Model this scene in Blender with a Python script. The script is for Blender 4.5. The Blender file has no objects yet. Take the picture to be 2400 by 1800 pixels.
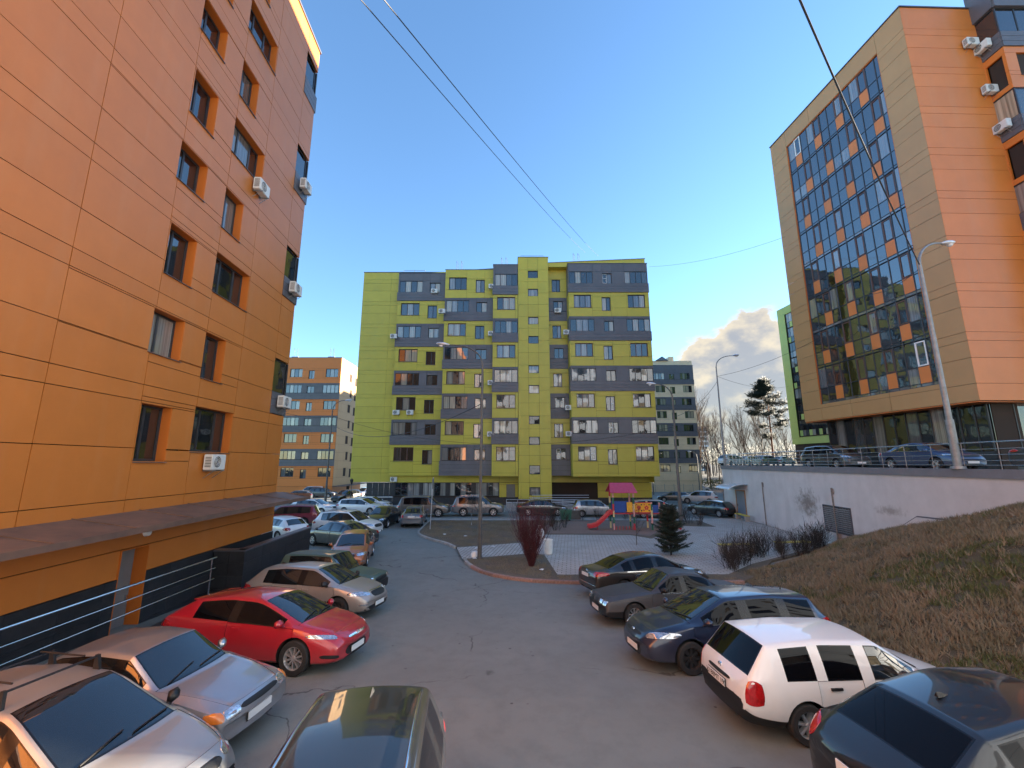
import bpy, bmesh, math, random
from mathutils import Vector, Matrix
from mathutils.bvhtree import BVHTree
R = math.radians
random.seed(7)
SC = bpy.context.scene
COL = SC.collection
# ---------------------------------------------------------------- camera, sky, sun, exposure
CAM_H, PITCH, FPX = 4.9, R(10.6), 990.0
cd = bpy.data.cameras.new('camera'); cam = bpy.data.objects.new('camera', cd); COL.objects.link(cam)
cam.location = (0, 0, CAM_H); cam.rotation_euler = (R(90) + PITCH, 0, 0)
cd.sensor_width = 36; cd.lens = 36 * FPX / 2400; cd.clip_start = .05; cd.clip_end = 3000
SC.camera = cam
SUN_AZ, SUN_EL = R(72), R(9.7)
SUN_STRENGTH, SKY_STRENGTH, EXPOSURE = 5.0, .075, 2.92
W = bpy.data.worlds.new('World'); SC.world = W; W.use_nodes = True
nt = W.node_tree; nt.nodes.clear()
def wn(t, **k):
    n = nt.nodes.new(t)
    for a, b in k.items(): setattr(n, a, b)
    return n
wl = lambda a, b: nt.links.new(a, b)
def wmath(op, a, b=None, c=None, clamp=False):
    n = wn('ShaderNodeMath', operation=op); n.use_clamp = clamp
    for i, q in enumerate((a, b, c)):
        if q is None: continue
        if isinstance(q, (int, float)): n.inputs[i].default_value = q
        else: wl(q, n.inputs[i])
    return n.outputs[0]
def wmap(v, a, b, c=0, d=1):
    n = wn('ShaderNodeMapRange', interpolation_type='SMOOTHSTEP'); wl(v, n.inputs[0])
    for i, q in enumerate((a, b, c, d)): n.inputs[i + 1].default_value = q
    return n.outputs[0]
sky = wn('ShaderNodeTexSky', sky_type='NISHITA', sun_disc=False, sun_elevation=SUN_EL, sun_rotation=SUN_AZ,
         altitude=150, air_density=1.0, dust_density=.10, ozone_density=3.3)
tc = wn('ShaderNodeTexCoord'); sep = wn('ShaderNodeSeparateXYZ'); wl(tc.outputs['Generated'], sep.inputs[0])
# heap clouds low in the sky on the sun's side
mp = wn('ShaderNodeMapping'); mp.inputs['Scale'].default_value = (1, 1, 1.7); wl(tc.outputs['Generated'], mp.inputs[0])
n1 = wn('ShaderNodeTexNoise'); n1.inputs['Scale'].default_value = 7.5; n1.inputs['Detail'].default_value = 9; n1.inputs['Roughness'].default_value = .58
n2 = wn('ShaderNodeTexNoise'); n2.inputs['Scale'].default_value = 15; n2.inputs['Detail'].default_value = 7
for n in (n1, n2): wl(mp.outputs[0], n.inputs['Vector'])
sunside = wmath('ADD', wmath('MULTIPLY', sep.outputs[0], math.sin(R(58))), wmath('MULTIPLY', sep.outputs[1], math.cos(R(58))))
low = wmap(sep.outputs[2], .13, .42, 1, 0)
side = wmap(sunside, .60, .90, 0, 1)
cover = wmath('MULTIPLY', low, side)
dens = wmath('ADD', n1.outputs[0], wmath('MULTIPLY', cover, .72))
alpha = wmap(dens, .80, .90, 0, .93)
alpha = wmath('MULTIPLY', alpha, wmap(cover, .02, .2, 0, 1))
shade = wmap(wmath('ADD', dens, wmath('MULTIPLY', n2.outputs[0], .35)), 1.02, 1.34, 0, 1)
ccol = wn('ShaderNodeMix', data_type='RGBA'); wl(shade, ccol.inputs[0])
ccol.inputs[6].default_value = (1.75, 1.45, .98, 1); ccol.inputs[7].default_value = (.82, .79, .78, 1)
mx = wn('ShaderNodeMix', data_type='RGBA'); wl(alpha, mx.inputs[0]); wl(sky.outputs[0], mx.inputs[6]); wl(ccol.outputs[2], mx.inputs[7])
bg = wn('ShaderNodeBackground'); bg.inputs[1].default_value = SKY_STRENGTH; wl(mx.outputs[2], bg.inputs[0])
wo = wn('ShaderNodeOutputWorld'); wl(bg.outputs[0], wo.inputs[0])
sd = bpy.data.lights.new('sun', 'SUN'); sd.energy = SUN_STRENGTH; sd.angle = R(.5); sd.color = (1, .87, .70)
sun = bpy.data.objects.new('sun', sd); COL.objects.link(sun); sun.location = (60, 20, 60)
sv = Vector((math.sin(SUN_AZ) * math.cos(SUN_EL), math.cos(SUN_AZ) * math.cos(SUN_EL), math.sin(SUN_EL)))
sun.rotation_euler = sv.to_track_quat('Z', 'Y').to_euler()
vs = SC.view_settings; vs.view_transform = 'Standard'; vs.look = 'None'; vs.gamma = 1; vs.use_curve_mapping = False; vs.exposure = EXPOSURE
SC.cycles.use_denoising = True
SC.cycles.max_bounces = 8; SC.cycles.glossy_bounces = 4; SC.cycles.transparent_max_bounces = 8
SC.cycles.sample_clamp_indirect = 4
# ---------------------------------------------------------------- pixel helpers (photograph 2400 x 1800)
_s, _c = math.sin(PITCH), math.cos(PITCH)
def ray(u, v):
    d = (u - 1200) / FPX; e = (900 - v) / FPX
    return d, _c - e * _s, _s + e * _c
def G(u, v, z=0.0):
    x, y, w = ray(u, v); t = (z - CAM_H) / w
    return Vector((x * t, y * t, z))
def PY(u, v, Y):
    x, y, w = ray(u, v); t = Y / y
    return Vector((x * t, Y, CAM_H + w * t))
# ---------------------------------------------------------------- objects
def link(name, data, parent=None, loc=(0, 0, 0), rz=0.0):
    o = bpy.data.objects.new(name, data); COL.objects.link(o)
    o.location = loc
    if rz: o.rotation_euler = (0, 0, rz)
    if parent is not None: o.parent = parent
    return o
def tag(o, label=None, cat=None, group=None, kind=None):
    if label: o['label'] = label
    if cat: o['category'] = cat
    if group: o['group'] = group
    if kind: o['kind'] = kind
    return o
def empty(name, loc, rz=0.0, label=None, cat=None, group=None):
    o = link(name, None, None, loc, rz); o.empty_display_size = .3
    return tag(o, label, cat, group)
class MB:
    """collects shapes for one mesh"""
    def __init__(s): s.v = []; s.f = []; s.m = []; s.mi = 0
    def add(s, vs, fs):
        b = len(s.v); s.v += [tuple(q) for q in vs]; s.f += [[b + i for i in f] for f in fs]; s.m += [s.mi] * len(fs); return s
    def quad(s, a, b, c, d): return s.add([a, b, c, d], [(0, 1, 2, 3)])
    def box(s, x0, x1, y0, y1, z0, z1):
        return s.add([(x0, y0, z0), (x1, y0, z0), (x1, y1, z0), (x0, y1, z0), (x0, y0, z1), (x1, y0, z1), (x1, y1, z1), (x0, y1, z1)],
                     [(0, 3, 2, 1), (4, 5, 6, 7), (0, 1, 5, 4), (1, 2, 6, 5), (2, 3, 7, 6), (3, 0, 4, 7)])
    def cyl(s, a, b, r0, r1=None, n=10, cap=True):
        a, b = Vector(a), Vector(b); r1 = r0 if r1 is None else r1
        d = (b - a).normalized(); u = d.orthogonal().normalized(); w = d.cross(u)
        vs = []
        for p, r in ((a, r0), (b, r1)):
            for i in range(n):
                t = 2 * math.pi * i / n; vs.append(p + u * (r * math.cos(t)) + w * (r * math.sin(t)))
        fs = [(i, (i + 1) % n, n + (i + 1) % n, n + i) for i in range(n)]
        if cap: fs += [tuple(range(n - 1, -1, -1)), tuple(range(n, 2 * n))]
        return s.add(vs, fs)
    def tube(s, pts, r, n=8, r1=None):
        pts = [Vector(p) for p in pts]; m = len(pts)
        vs = []; pu = None
        for k, p in enumerate(pts):
            d = (pts[min(k + 1, m - 1)] - pts[max(k - 1, 0)]).normalized()
            u = d.orthogonal().normalized() if pu is None else (pu - d * pu.dot(d)).normalized()
            pu = u; w = d.cross(u); rr = r if r1 is None else r + (r1 - r) * k / (m - 1)
            for i in range(n):
                t = 2 * math.pi * i / n; vs.append(p + u * (rr * math.cos(t)) + w * (rr * math.sin(t)))
        fs = [(k * n + i, k * n + (i + 1) % n, (k + 1) * n + (i + 1) % n, (k + 1) * n + i) for k in range(m - 1) for i in range(n)]
        fs += [tuple(range(n - 1, -1, -1)), tuple(range((m - 1) * n, m * n))]
        return s.add(vs, fs)
    def prism(s, poly, d):
        n = len(poly); a = [Vector(p) for p in poly]; d = Vector(d); b = [p + d for p in a]
        return s.add(a + b, [tuple(range(n - 1, -1, -1)), tuple(range(n, 2 * n))] + [(i, (i + 1) % n, n + (i + 1) % n, n + i) for i in range(n)])
    def lathe(s, prof, n=24, axis='z', c=(0, 0, 0)):
        c = Vector(c); vs = []
        for r, h in prof:
            for i in range(n):
                t = 2 * math.pi * i / n; x, y = r * math.cos(t), r * math.sin(t)
                vs.append(c + (Vector((x, y, h)) if axis == 'z' else Vector((x, h, y))))
        m = len(prof)
        return s.add(vs, [(k * n + i, k * n + (i + 1) % n, (k + 1) * n + (i + 1) % n, (k + 1) * n + i) for k in range(m - 1) for i in range(n)])
    def mesh(s, name, mats, smooth=None):
        me = bpy.data.meshes.new(name); me.from_pydata(s.v, [], s.f)
        mats = mats if isinstance(mats, (list, tuple)) else [mats]
        for m in mats: me.materials.append(m)
        if len(mats) > 1: me.polygons.foreach_set('material_index', s.m)
        bm = bmesh.new(); bm.from_mesh(me); bmesh.ops.recalc_face_normals(bm, faces=bm.faces); bm.to_mesh(me); bm.free()
        if smooth is not None:
            me.polygons.foreach_set('use_smooth', [True] * len(me.polygons)); me.set_sharp_from_angle(angle=R(smooth))
        me.update(); return me
    def obj(s, name, mats, parent=None, loc=(0, 0, 0), rz=0.0, smooth=None):
        return link(name, s.mesh(name, mats, smooth), parent, loc, rz)
# ---------------------------------------------------------------- materials
def M(name, col, rough=.6, metal=0.0, spec=.5, coat=0.0, coat_r=.05, rnd=0.0, noise=None, bump=None, ior=None, hue=0.0, streak=None):
    """noise=(scale, amount[, colour2]) mixes a second tone; rnd varies the tone from object to object; bump=(scale, strength, distance)"""
    m = bpy.data.materials.new(name); m.use_nodes = True
    t = m.node_tree; N = t.nodes; b = N['Principled BSDF']; L = t.links.new
    b.inputs['Roughness'].default_value = rough; b.inputs['Metallic'].default_value = metal
    b.inputs['Specular IOR Level'].default_value = spec
    if ior: b.inputs['IOR'].default_value = ior
    if coat: b.inputs['Coat Weight'].default_value = coat; b.inputs['Coat Roughness'].default_value = coat_r
    b.inputs['Base Color'].default_value = (*col, 1)
    src = None
    co = N.new('ShaderNodeTexCoord')
    if noise:
        n = N.new('ShaderNodeTexNoise'); n.inputs['Scale'].default_value = noise[0]; n.inputs['Detail'].default_value = 8; n.inputs['Roughness'].default_value = .65
        g = N.new('ShaderNodeNewGeometry'); L(g.outputs['Position'], n.inputs['Vector'])
        r = N.new('ShaderNodeMapRange'); L(n.outputs[0], r.inputs[0]); r.inputs[1].default_value = .32; r.inputs[2].default_value = .68
        mx = N.new('ShaderNodeMix'); mx.data_type = 'RGBA'; L(r.outputs[0], mx.inputs[0])
        c2 = noise[2] if len(noise) > 2 else tuple(c * (1 - noise[1]) for c in col)
        c1 = col if len(noise) > 2 else tuple(min(1, c * (1 + noise[1])) for c in col)
        mx.inputs[6].default_value = (*c1, 1); mx.inputs[7].default_value = (*c2, 1); src = mx.outputs[2]
    if streak:   # rain streaks and grime with a vertical grain: (scale, amount, colour)
        g = N.new('ShaderNodeNewGeometry'); mp = N.new('ShaderNodeMapping'); mp.inputs['Scale'].default_value = (1, 1, .12); L(g.outputs['Position'], mp.inputs[0])
        n = N.new('ShaderNodeTexNoise'); n.inputs['Scale'].default_value = streak[0]; n.inputs['Detail'].default_value = 5; L(mp.outputs[0], n.inputs['Vector'])
        r = N.new('ShaderNodeMapRange'); L(n.outputs[0], r.inputs[0]); r.inputs[1].default_value = .52; r.inputs[2].default_value = .8; r.inputs[4].default_value = streak[1]
        mx = N.new('ShaderNodeMix'); mx.data_type = 'RGBA'; L(r.outputs[0], mx.inputs[0])
        if src: L(src, mx.inputs[6])
        else: mx.inputs[6].default_value = (*col, 1)
        mx.inputs[7].default_value = (*streak[2], 1); src = mx.outputs[2]
    if rnd:
        oi = N.new('ShaderNodeObjectInfo'); hs = N.new('ShaderNodeHueSaturation')
        r = N.new('ShaderNodeMapRange'); L(oi.outputs['Random'], r.inputs[0]); r.inputs[3].default_value = 1 - rnd; r.inputs[4].default_value = 1 + rnd
        L(r.outputs[0], hs.inputs['Value'])
        if src: L(src, hs.inputs['Color'])
        else: hs.inputs['Color'].default_value = (*col, 1)
        src = hs.outputs[0]
    if src: L(src, b.inputs['Base Color'])
    if bump:
        n = N.new('ShaderNodeTexNoise'); n.inputs['Scale'].default_value = bump[0]; n.inputs['Detail'].default_value = 6
        g = N.new('ShaderNodeNewGeometry'); L(g.outputs['Position'], n.inputs['Vector'])
        bp = N.new('ShaderNodeBump'); bp.inputs['Strength'].default_value = bump[1]; bp.inputs['Distance'].default_value = bump[2] if len(bump) > 2 else .02
        L(n.outputs[0], bp.inputs['Height']); L(bp.outputs[0], b.inputs['Normal'])
    return m
def paint(name, col, metal=0.0, rough=.35, coat=1.0, dirt=.35):
    """car paint: clear coat over a flake base, road dust on the lower body"""
    m = bpy.data.materials.new(name); m.use_nodes = True; t = m.node_tree; N = t.nodes; b = N['Principled BSDF']; L = t.links.new
    b.inputs['Coat Weight'].default_value = coat; b.inputs['Coat Roughness'].default_value = .03
    co = N.new('ShaderNodeTexCoord'); sp = N.new('ShaderNodeSeparateXYZ'); L(co.outputs['Object'], sp.inputs[0])
    n = N.new('ShaderNodeTexNoise'); n.inputs['Scale'].default_value = 3.5; n.inputs['Detail'].default_value = 7; L(co.outputs['Object'], n.inputs['Vector'])
    a = N.new('ShaderNodeMath'); a.operation = 'MULTIPLY_ADD'; L(n.outputs[0], a.inputs[0]); a.inputs[1].default_value = -.5; L(sp.outputs[2], a.inputs[2])
    r = N.new('ShaderNodeMapRange'); L(a.outputs[0], r.inputs[0]); r.inputs[1].default_value = -.05; r.inputs[2].default_value = .55; r.inputs[3].default_value = dirt * 1.6; r.inputs[4].default_value = dirt * .12
    mx = N.new('ShaderNodeMix'); mx.data_type = 'RGBA'; L(r.outputs[0], mx.inputs[0]); mx.inputs[6].default_value = (*col, 1); mx.inputs[7].default_value = (.17, .155, .14, 1)
    L(mx.outputs[2], b.inputs['Base Color'])
    rr = N.new('ShaderNodeMapRange'); L(r.outputs[0], rr.inputs[0]); rr.inputs[3].default_value = rough; rr.inputs[4].default_value = .75; L(rr.outputs[0], b.inputs['Roughness'])
    c = N.new('ShaderNodeMapRange'); L(r.outputs[0], c.inputs[0]); c.inputs[2].default_value = .7; c.inputs[3].default_value = coat; c.inputs[4].default_value = 0; L(c.outputs[0], b.inputs['Coat Weight'])
    b.inputs['Metallic'].default_value = metal
    return m
def pane_mat(name, lo, hi, warm, ior=2.1, dark_share=.5):
    """window pane: dark room or drawn curtain behind glass, differing from pane to pane"""
    m = bpy.data.materials.new(name); m.use_nodes = True; t = m.node_tree; N = t.nodes; b = N['Principled BSDF']; L = t.links.new
    b.inputs['Roughness'].default_value = .03; b.inputs['IOR'].default_value = ior
    oi = N.new('ShaderNodeObjectInfo'); cr = N.new('ShaderNodeValToRGB'); L(oi.outputs['Random'], cr.inputs[0])
    e = cr.color_ramp.elements; e[0].color = (*lo, 1); e[1].color = (*hi, 1); e[0].position = dark_share; e[1].position = min(1, dark_share + .12)
    k = e.new(.9); k.color = (*warm, 1)
    co = N.new('ShaderNodeTexCoord'); mp = N.new('ShaderNodeMapping'); mp.inputs['Scale'].default_value = (9, .0, .35); L(co.outputs['Object'], mp.inputs[0])
    cx = N.new('ShaderNodeCombineXYZ'); L(oi.outputs['Random'], cx.inputs[1]); L(oi.outputs['Random'], cx.inputs[0]); va = N.new('ShaderNodeVectorMath'); va.operation = 'MULTIPLY_ADD'
    L(cx.outputs[0], va.inputs[0]); va.inputs[1].default_value = (37, 53, 0); L(mp.outputs[0], va.inputs[2])
    n = N.new('ShaderNodeTexNoise'); n.inputs['Scale'].default_value = 1; n.inputs['Detail'].default_value = 3; L(va.outputs[0], n.inputs['Vector'])
    r = N.new('ShaderNodeMapRange'); L(n.outputs[0], r.inputs[0]); r.inputs[1].default_value = .3; r.inputs[2].default_value = .7; r.inputs[3].default_value = .35; r.inputs[4].default_value = 1.1
    mu = N.new('ShaderNodeMix'); mu.data_type = 'RGBA'; mu.blend_type = 'MULTIPLY'; mu.inputs[0].default_value = 1; L(cr.outputs[0], mu.inputs[6])
    cb = N.new('ShaderNodeCombineColor'); [L(r.outputs[0], cb.inputs[i]) for i in range(3)]; L(cb.outputs[0], mu.inputs[7])
    L(mu.outputs[2], b.inputs['Base Color'])
    # float glass is never quite flat
    g = N.new('ShaderNodeNewGeometry'); nb = N.new('ShaderNodeTexNoise'); nb.inputs['Scale'].default_value = 1.4; L(g.outputs['Position'], nb.inputs['Vector'])
    bp = N.new('ShaderNodeBump'); bp.inputs['Strength'].default_value = .12; bp.inputs['Distance'].default_value = .03; L(nb.outputs[0], bp.inputs['Height']); L(bp.outputs[0], b.inputs['Normal'])
    return m
ORANGE, LIME, GREY = (.49, .155, .026), (.47, .385, .042), (.105, .100, .110)
mt = {}
mt['orange'] = M('orange_cladding', ORANGE, .42, rnd=.035, noise=(1.2, .05), streak=(2.2, .16, (.50, .27, .13)), bump=(60, .06, .002))
mt['orange_r'] = M('orange_cladding_right', (.58, .178, .034), .40, rnd=.04, noise=(.8, .05), streak=(1.5, .14, (.5, .3, .16)))
mt['orange_flat'] = M('orange_reveal', (.50, .13, .015), .5)
mt['lime'] = M('lime_cladding', LIME, .42, rnd=.035, noise=(.8, .06), streak=(1.8, .14, (.30, .30, .09)))
mt['lime_pale'] = M('pale_lime_cladding', (.33, .40, .09), .42, rnd=.03, noise=(.8, .05))
mt['grey'] = M('grey_cladding', GREY, .45, rnd=.06, noise=(1.0, .10), streak=(2, .2, (.16, .15, .15)))
mt['beige'] = M('beige_cladding', (.74, .54, .33), .5, rnd=.04, noise=(.8, .06))
mt['cream'] = M('sunlit_tone_cladding', (.42, .26, .12), .5, rnd=.04)  # sunlit tone of the far orange side wall, put into the colour
mt['orange_far'] = M('vivid_orange_cladding', (.66, .175, .018), .45, rnd=.04)
mt['olive_orange'] = M('tan_cladding', (.42, .235, .09), .42, rnd=.04, noise=(.7, .05), streak=(1.4, .16, (.42, .30, .14)))
mt['joint'] = M('dark_joint', (.035, .022, .015), .9)
mt['plinth'] = M('dark_plinth_tiles', (.022, .023, .027), .45, rnd=.12, noise=(3, .25), bump=(12, .15, .01))
mt['frame'] = M('dark_window_frame', (.03, .03, .034), .4)
mt['frame_brown'] = M('brown_window_frame', (.10, .045, .03), .45)
mt['frame_white'] = M('white_window_frame', (.75, .75, .74), .4)
mt['alu'] = M('grey_mullion', (.06, .065, .075), .35, metal=.3)
mt['sill'] = M('metal_sill', (.12, .12, .14), .35, metal=.4)
mt['pane'] = pane_mat('window_pane', (.022, .022, .024), (.22, .21, .20), (.48, .40, .28), dark_share=.46)
mt['pane_dark'] = pane_mat('dark_window_pane', (.012, .013, .014), (.10, .10, .09), (.3, .28, .25), ior=1.9, dark_share=.62)
mt['pane_shop'] = pane_mat('shop_window_pane', (.02, .02, .022), (.26, .25, .23), (.42, .40, .36), dark_share=.35)
mt['pane_mirror'] = pane_mat('coated_glass_pane', (.010, .012, .014), (.05, .055, .06), (.22, .22, .21), ior=2.7, dark_share=.70)
mt['metal'] = M('stainless_rail', (.62, .63, .65), .22, metal=1)
mt['galv'] = M('galvanised_pole', (.24, .245, .25), .5, metal=.55, noise=(5, .18), streak=(8, .3, (.13, .13, .13)))
mt['pole_dark'] = M('dark_pole', (.10, .095, .09), .55, metal=.2, noise=(4, .2))
mt['lamp_head'] = M('lamp_head', (.60, .61, .63), .3, metal=.4)
mt['lamp_glass'] = M('lamp_glass', (.75, .76, .78), .12, coat=.5)
mt['cable'] = M('black_cable', (.012, .012, .013), .6)
mt['ac_white'] = M('ac_casing', (.62, .61, .57), .45, noise=(6, .08))
mt['black'] = M('black_plastic', (.012, .012, .013), .5)
mt['rust'] = M('rusty_canopy', (.11, .066, .05), .6, noise=(1.6, .4, (.19, .105, .07)), streak=(3, .4, (.06, .045, .045)))
mt['white'] = M('white_paint', (.72, .72, .70), .5, noise=(4, .08))
mt['concrete'] = M('concrete', (.30, .29, .275), .85, noise=(2.2, .16), bump=(30, .3, .01))
mt['kerb'] = M('kerb_concrete', (.30, .285, .26), .85, rnd=.12, noise=(3, .2), bump=(25, .4, .01))
mt['kerb_red'] = M('red_granite_kerb', (.27, .16, .13), .8, rnd=.14, noise=(14, .3), bump=(25, .4, .01))
mt['timber'] = M('bench_yellow', (.62, .50, .06), .55, noise=(6, .12))
mt['door_grey'] = M('grey_metal_door', (.16, .155, .155), .5, noise=(2, .08))
mt['door_blue'] = M('blue_grey_door', (.17, .20, .25), .5, noise=(2, .08))
# ---------------------------------------------------------------- facade kit
UNIT = {}
def unit(mat):
    """a unit slab: x 0..1 along the wall, y 0..1 into the wall, z 0..1; shared by alike pieces"""
    if mat.name not in UNIT:
        b = MB(); b.box(0, 1, 0, 1, 0, 1); UNIT[mat.name] = b.mesh('slab_' + mat.name, mat)
    return UNIT[mat.name]
class Wall:
    def __init__(s, root, o, ang):
        """root: the building; o: world point of s=0; ang: direction of s, the wall faces to the right of it"""
        s.root = root; s.o = Vector((o[0], o[1], 0)); s.a = ang; s.u = Vector((math.cos(ang), math.sin(ang), 0)); s.n = Vector((math.sin(ang), -math.cos(ang), 0))
    def P(s, q, z, d=0.0): return s.o + s.u * q + s.n * d + Vector((0, 0, z)) - s.root.location
    def slab(s, name, q0, q1, z0, z1, d, t, mat, parent=None):
        """d: how far its face stands proud, t: thickness"""
        o = bpy.data.objects.new(name, unit(mat)); COL.objects.link(o); o.parent = s.root
        o.location = s.P(q0, z0, d); o.rotation_euler = (0, 0, s.a); o.scale = (q1 - q0, t, z1 - z0)
        return o
    def mesh(s, name, mb, mats, q, z, d=0.0, smooth=None):
        return mb.obj(name, mats, s.root, s.P(q, z, d), s.a, smooth)
    def cladding(s, q0, q1, zj, qj, holes, mat, d=0.0, t=.03, gap=.02, name='panel', min_px=None):
        zj = sorted(zj); n = 0
        for z0, z1 in zip(zj, zj[1:]):
            cuts = sorted([q0, q1] + [q for q in (qj(z0) if callable(qj) else qj) if q0 + .05 < q < q1 - .05])
            for a, b in zip(cuts, cuts[1:]):
                cells = [(a, b, z0, z1)]
                for (ha, hb, hz0, hz1) in holes:
                    nc = []
                    for (ca, cb, cz0, cz1) in cells:
                        if ha >= cb - .01 or hb <= ca + .01 or hz0 >= cz1 - .01 or hz1 <= cz0 + .01: nc.append((ca, cb, cz0, cz1)); continue
                        if hz0 > cz0 + .02: nc.append((ca, cb, cz0, hz0)); 
                        if hz1 < cz1 - .02: nc.append((ca, cb, hz1, cz1))
                        lo, hi = max(cz0, hz0), min(cz1, hz1)
                        if ha > ca + .02: nc.append((ca, ha, lo, hi))
                        if hb < cb - .02: nc.append((hb, cb, lo, hi))
                    cells = nc
                for (ca, cb, cz0, cz1) in cells:
                    w = random.uniform(-.003, .003)
                    s.slab(name, ca + gap / 2, cb - gap / 2, cz0 + gap / 2, cz1 - gap / 2, d + w, t, mat); n += 1
        return n
    def window(s, q0, q1, z0, z1, div=2, depth=.16, d=0.0, fm='frame', rm=None, pm='pane', name='window', fw=.07, sill=True, transom=None, light=None, share=None):
        w, h = q1 - q0, z1 - z0; b = MB(); t = .07
        b.box(0, w, 0, t, 0, fw); b.box(0, w, 0, t, h - fw, h); b.box(0, fw, 0, t, fw, h - fw); b.box(w - fw, w, 0, t, fw, h - fw)
        ed = [fw] + [w * k / div for k in range(1, div)] + [w - fw] if share is None else [fw] + [w * k for k in share] + [w - fw]
        for e in ed[1:-1]: b.box(e - .04, e + .04, 0, t, fw, h - fw)
        o = s.mesh(name, b, mt[fm], q0, z0, d - depth)
        for k, (a, c) in enumerate(zip(ed, ed[1:])):
            pa = a if k == 0 else a + .04; pc = c if k == len(ed) - 2 else c - .04
            p = bpy.data.objects.new('pane', unit(mt[pm])); COL.objects.link(p); p.parent = o
            p.location = (pa, .03, fw); p.scale = (pc - pa, .012, h - 2 * fw)
            p.rotation_euler = (R(random.uniform(-.25, .25)), 0, R(random.uniform(-.35, .35)))
            if light == k:   # white insect screen frame
                f = MB(); e = .035; W_ = pc - pa
                f.box(0, W_, 0, .02, 0, e); f.box(0, W_, 0, .02, h - 2 * fw - e, h - 2 * fw); f.box(0, e, 0, .02, e, h - 2 * fw - e); f.box(W_ - e, W_, 0, .02, e, h - 2 * fw - e); f.box(e, W_ - e, 0, .02, h / 2 - fw - .02, h / 2 - fw + .02)
                f.obj('screen_frame', mt['frame_white'], o, (pa, -.022, fw))
        if rm:
            g = MB(); e = .02; y0 = -depth - .005
            g.box(-e, -.001, y0 + .03, t, -e, h + e); g.box(w + .001, w + e, y0 + .03, t, -e, h + e); g.box(-.001, w + .001, y0 + .03, t, h + .001, h + e)
            g.obj('reveal', mt[rm], o)
        if sill:
            g = MB(); g.add([(-.03, -depth - .06, -.035), (w + .03, -depth - .06, -.035), (w + .03, t, .0), (-.03, t, .0), (-.03, -depth - .06, -.05), (w + .03, -depth - .06, -.05), (w + .03, t, -.03), (-.03, t, -.03)],
                            [(0, 1, 2, 3), (4, 7, 6, 5), (0, 4, 5, 1), (1, 5, 6, 2), (2, 6, 7, 3), (3, 7, 4, 0)])
            g.obj('sill', mt['sill'], o)
        return o
    def core(s, name, q0, q1, z0, z1, depth, mat, d=-.12):
        """the dark wall behind the cladding"""
        b = MB(); b.box(0, q1 - q0, 0, depth, 0, z1 - z0); return s.mesh(name, b, mat, q0, z0, d)
AC = {}
def ac_unit(wall, q, z, d=.0, label=None, group=None, side=False):
    """an outdoor air conditioner unit on its bracket (a thing of its own)"""
    p = wall.P(q, z, d) + wall.root.location
    e = empty('air_conditioner', p, wall.a, label, 'air conditioner', group)
    if not AC:
        b = MB(); b.box(0, .80, -.36, -.06, 0, .55); me = b.mesh('casing', mt['ac_white'])
        bm = bmesh.new(); bm.from_mesh(me); bmesh.ops.bevel(bm, geom=bm.edges[:], offset=.02, segments=2, affect='EDGES'); bm.to_mesh(me); bm.free(); AC['casing'] = me
        b = MB(); c = (.30, -.365, .28)
        b.lathe([(.225, 0), (.225, -.012), (.20, -.014), (.20, 0)], 24, 'y', c)
        for r in (.16, .11, .06): b.lathe([(r, -.006), (r - .012, -.012), (r - .02, -.004)], 20, 'y', c)
        b.mi = 1; b.lathe([(.21, .004), (.001, .0035)], 24, 'y', c)
        AC['fan_grille'] = b.mesh('fan_grille', [mt['ac_white'], mt['black']], 40)
        b = MB()
        for k in range(7): b.box(-.004, .001, -.33, -.12, .10 + k * .055, .125 + k * .055)
        AC['louvre'] = b.mesh('louvre', mt['black'])
        b = MB()
        for x in (.12, .64):
            b.box(x, x + .04, -.42, .0, -.05, -.01); b.box(x, x + .04, -.04, 0, -.05, .35); b.cyl((x + .02, -.36, -.05), (x + .02, -.02, -.30), .012, n=6)
        AC['bracket'] = b.mesh('bracket', mt['galv'])
    for k, me in AC.items():
        if k == 'louvre': tag(link(k, me, e), kind='stuff')
        else: link(k, me, e)
    return e
def roof_rail(wall, q0, q1, z, d=-.3, h=1.0, posts=3):
    b = MB(); L_ = q1 - q0
    for k in range(posts): b.cyl((L_ * k / (posts - 1), 0, 0), (L_ * k / (posts - 1), 0, h), .025, n=5)
    b.cyl((0, 0, h), (L_, 0, h), .025, n=5); b.cyl((0, 0, h * .5), (L_, 0, h * .5), .015, n=5)
    return wall.mesh('roof_railing', b, mt['galv'], q0, z, d)
def antenna(wall, q, z, d=-.5, h=2.0):
    b = MB(); b.box(-.3, .9, -.2, .2, 0, .28)
    for x in (0, .6): b.cyl((x, 0, .2), (x, 0, h), .03, n=5); b.cyl((x + .2, 0, .2), (x + .2, 0, h * .82), .02, n=5); b.cyl((x, 0, h), (x + .2, 0, h * .82), .02, n=5)
    return wall.mesh('roof_vent_frame', b, mt['galv'], q, z, d)

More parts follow.
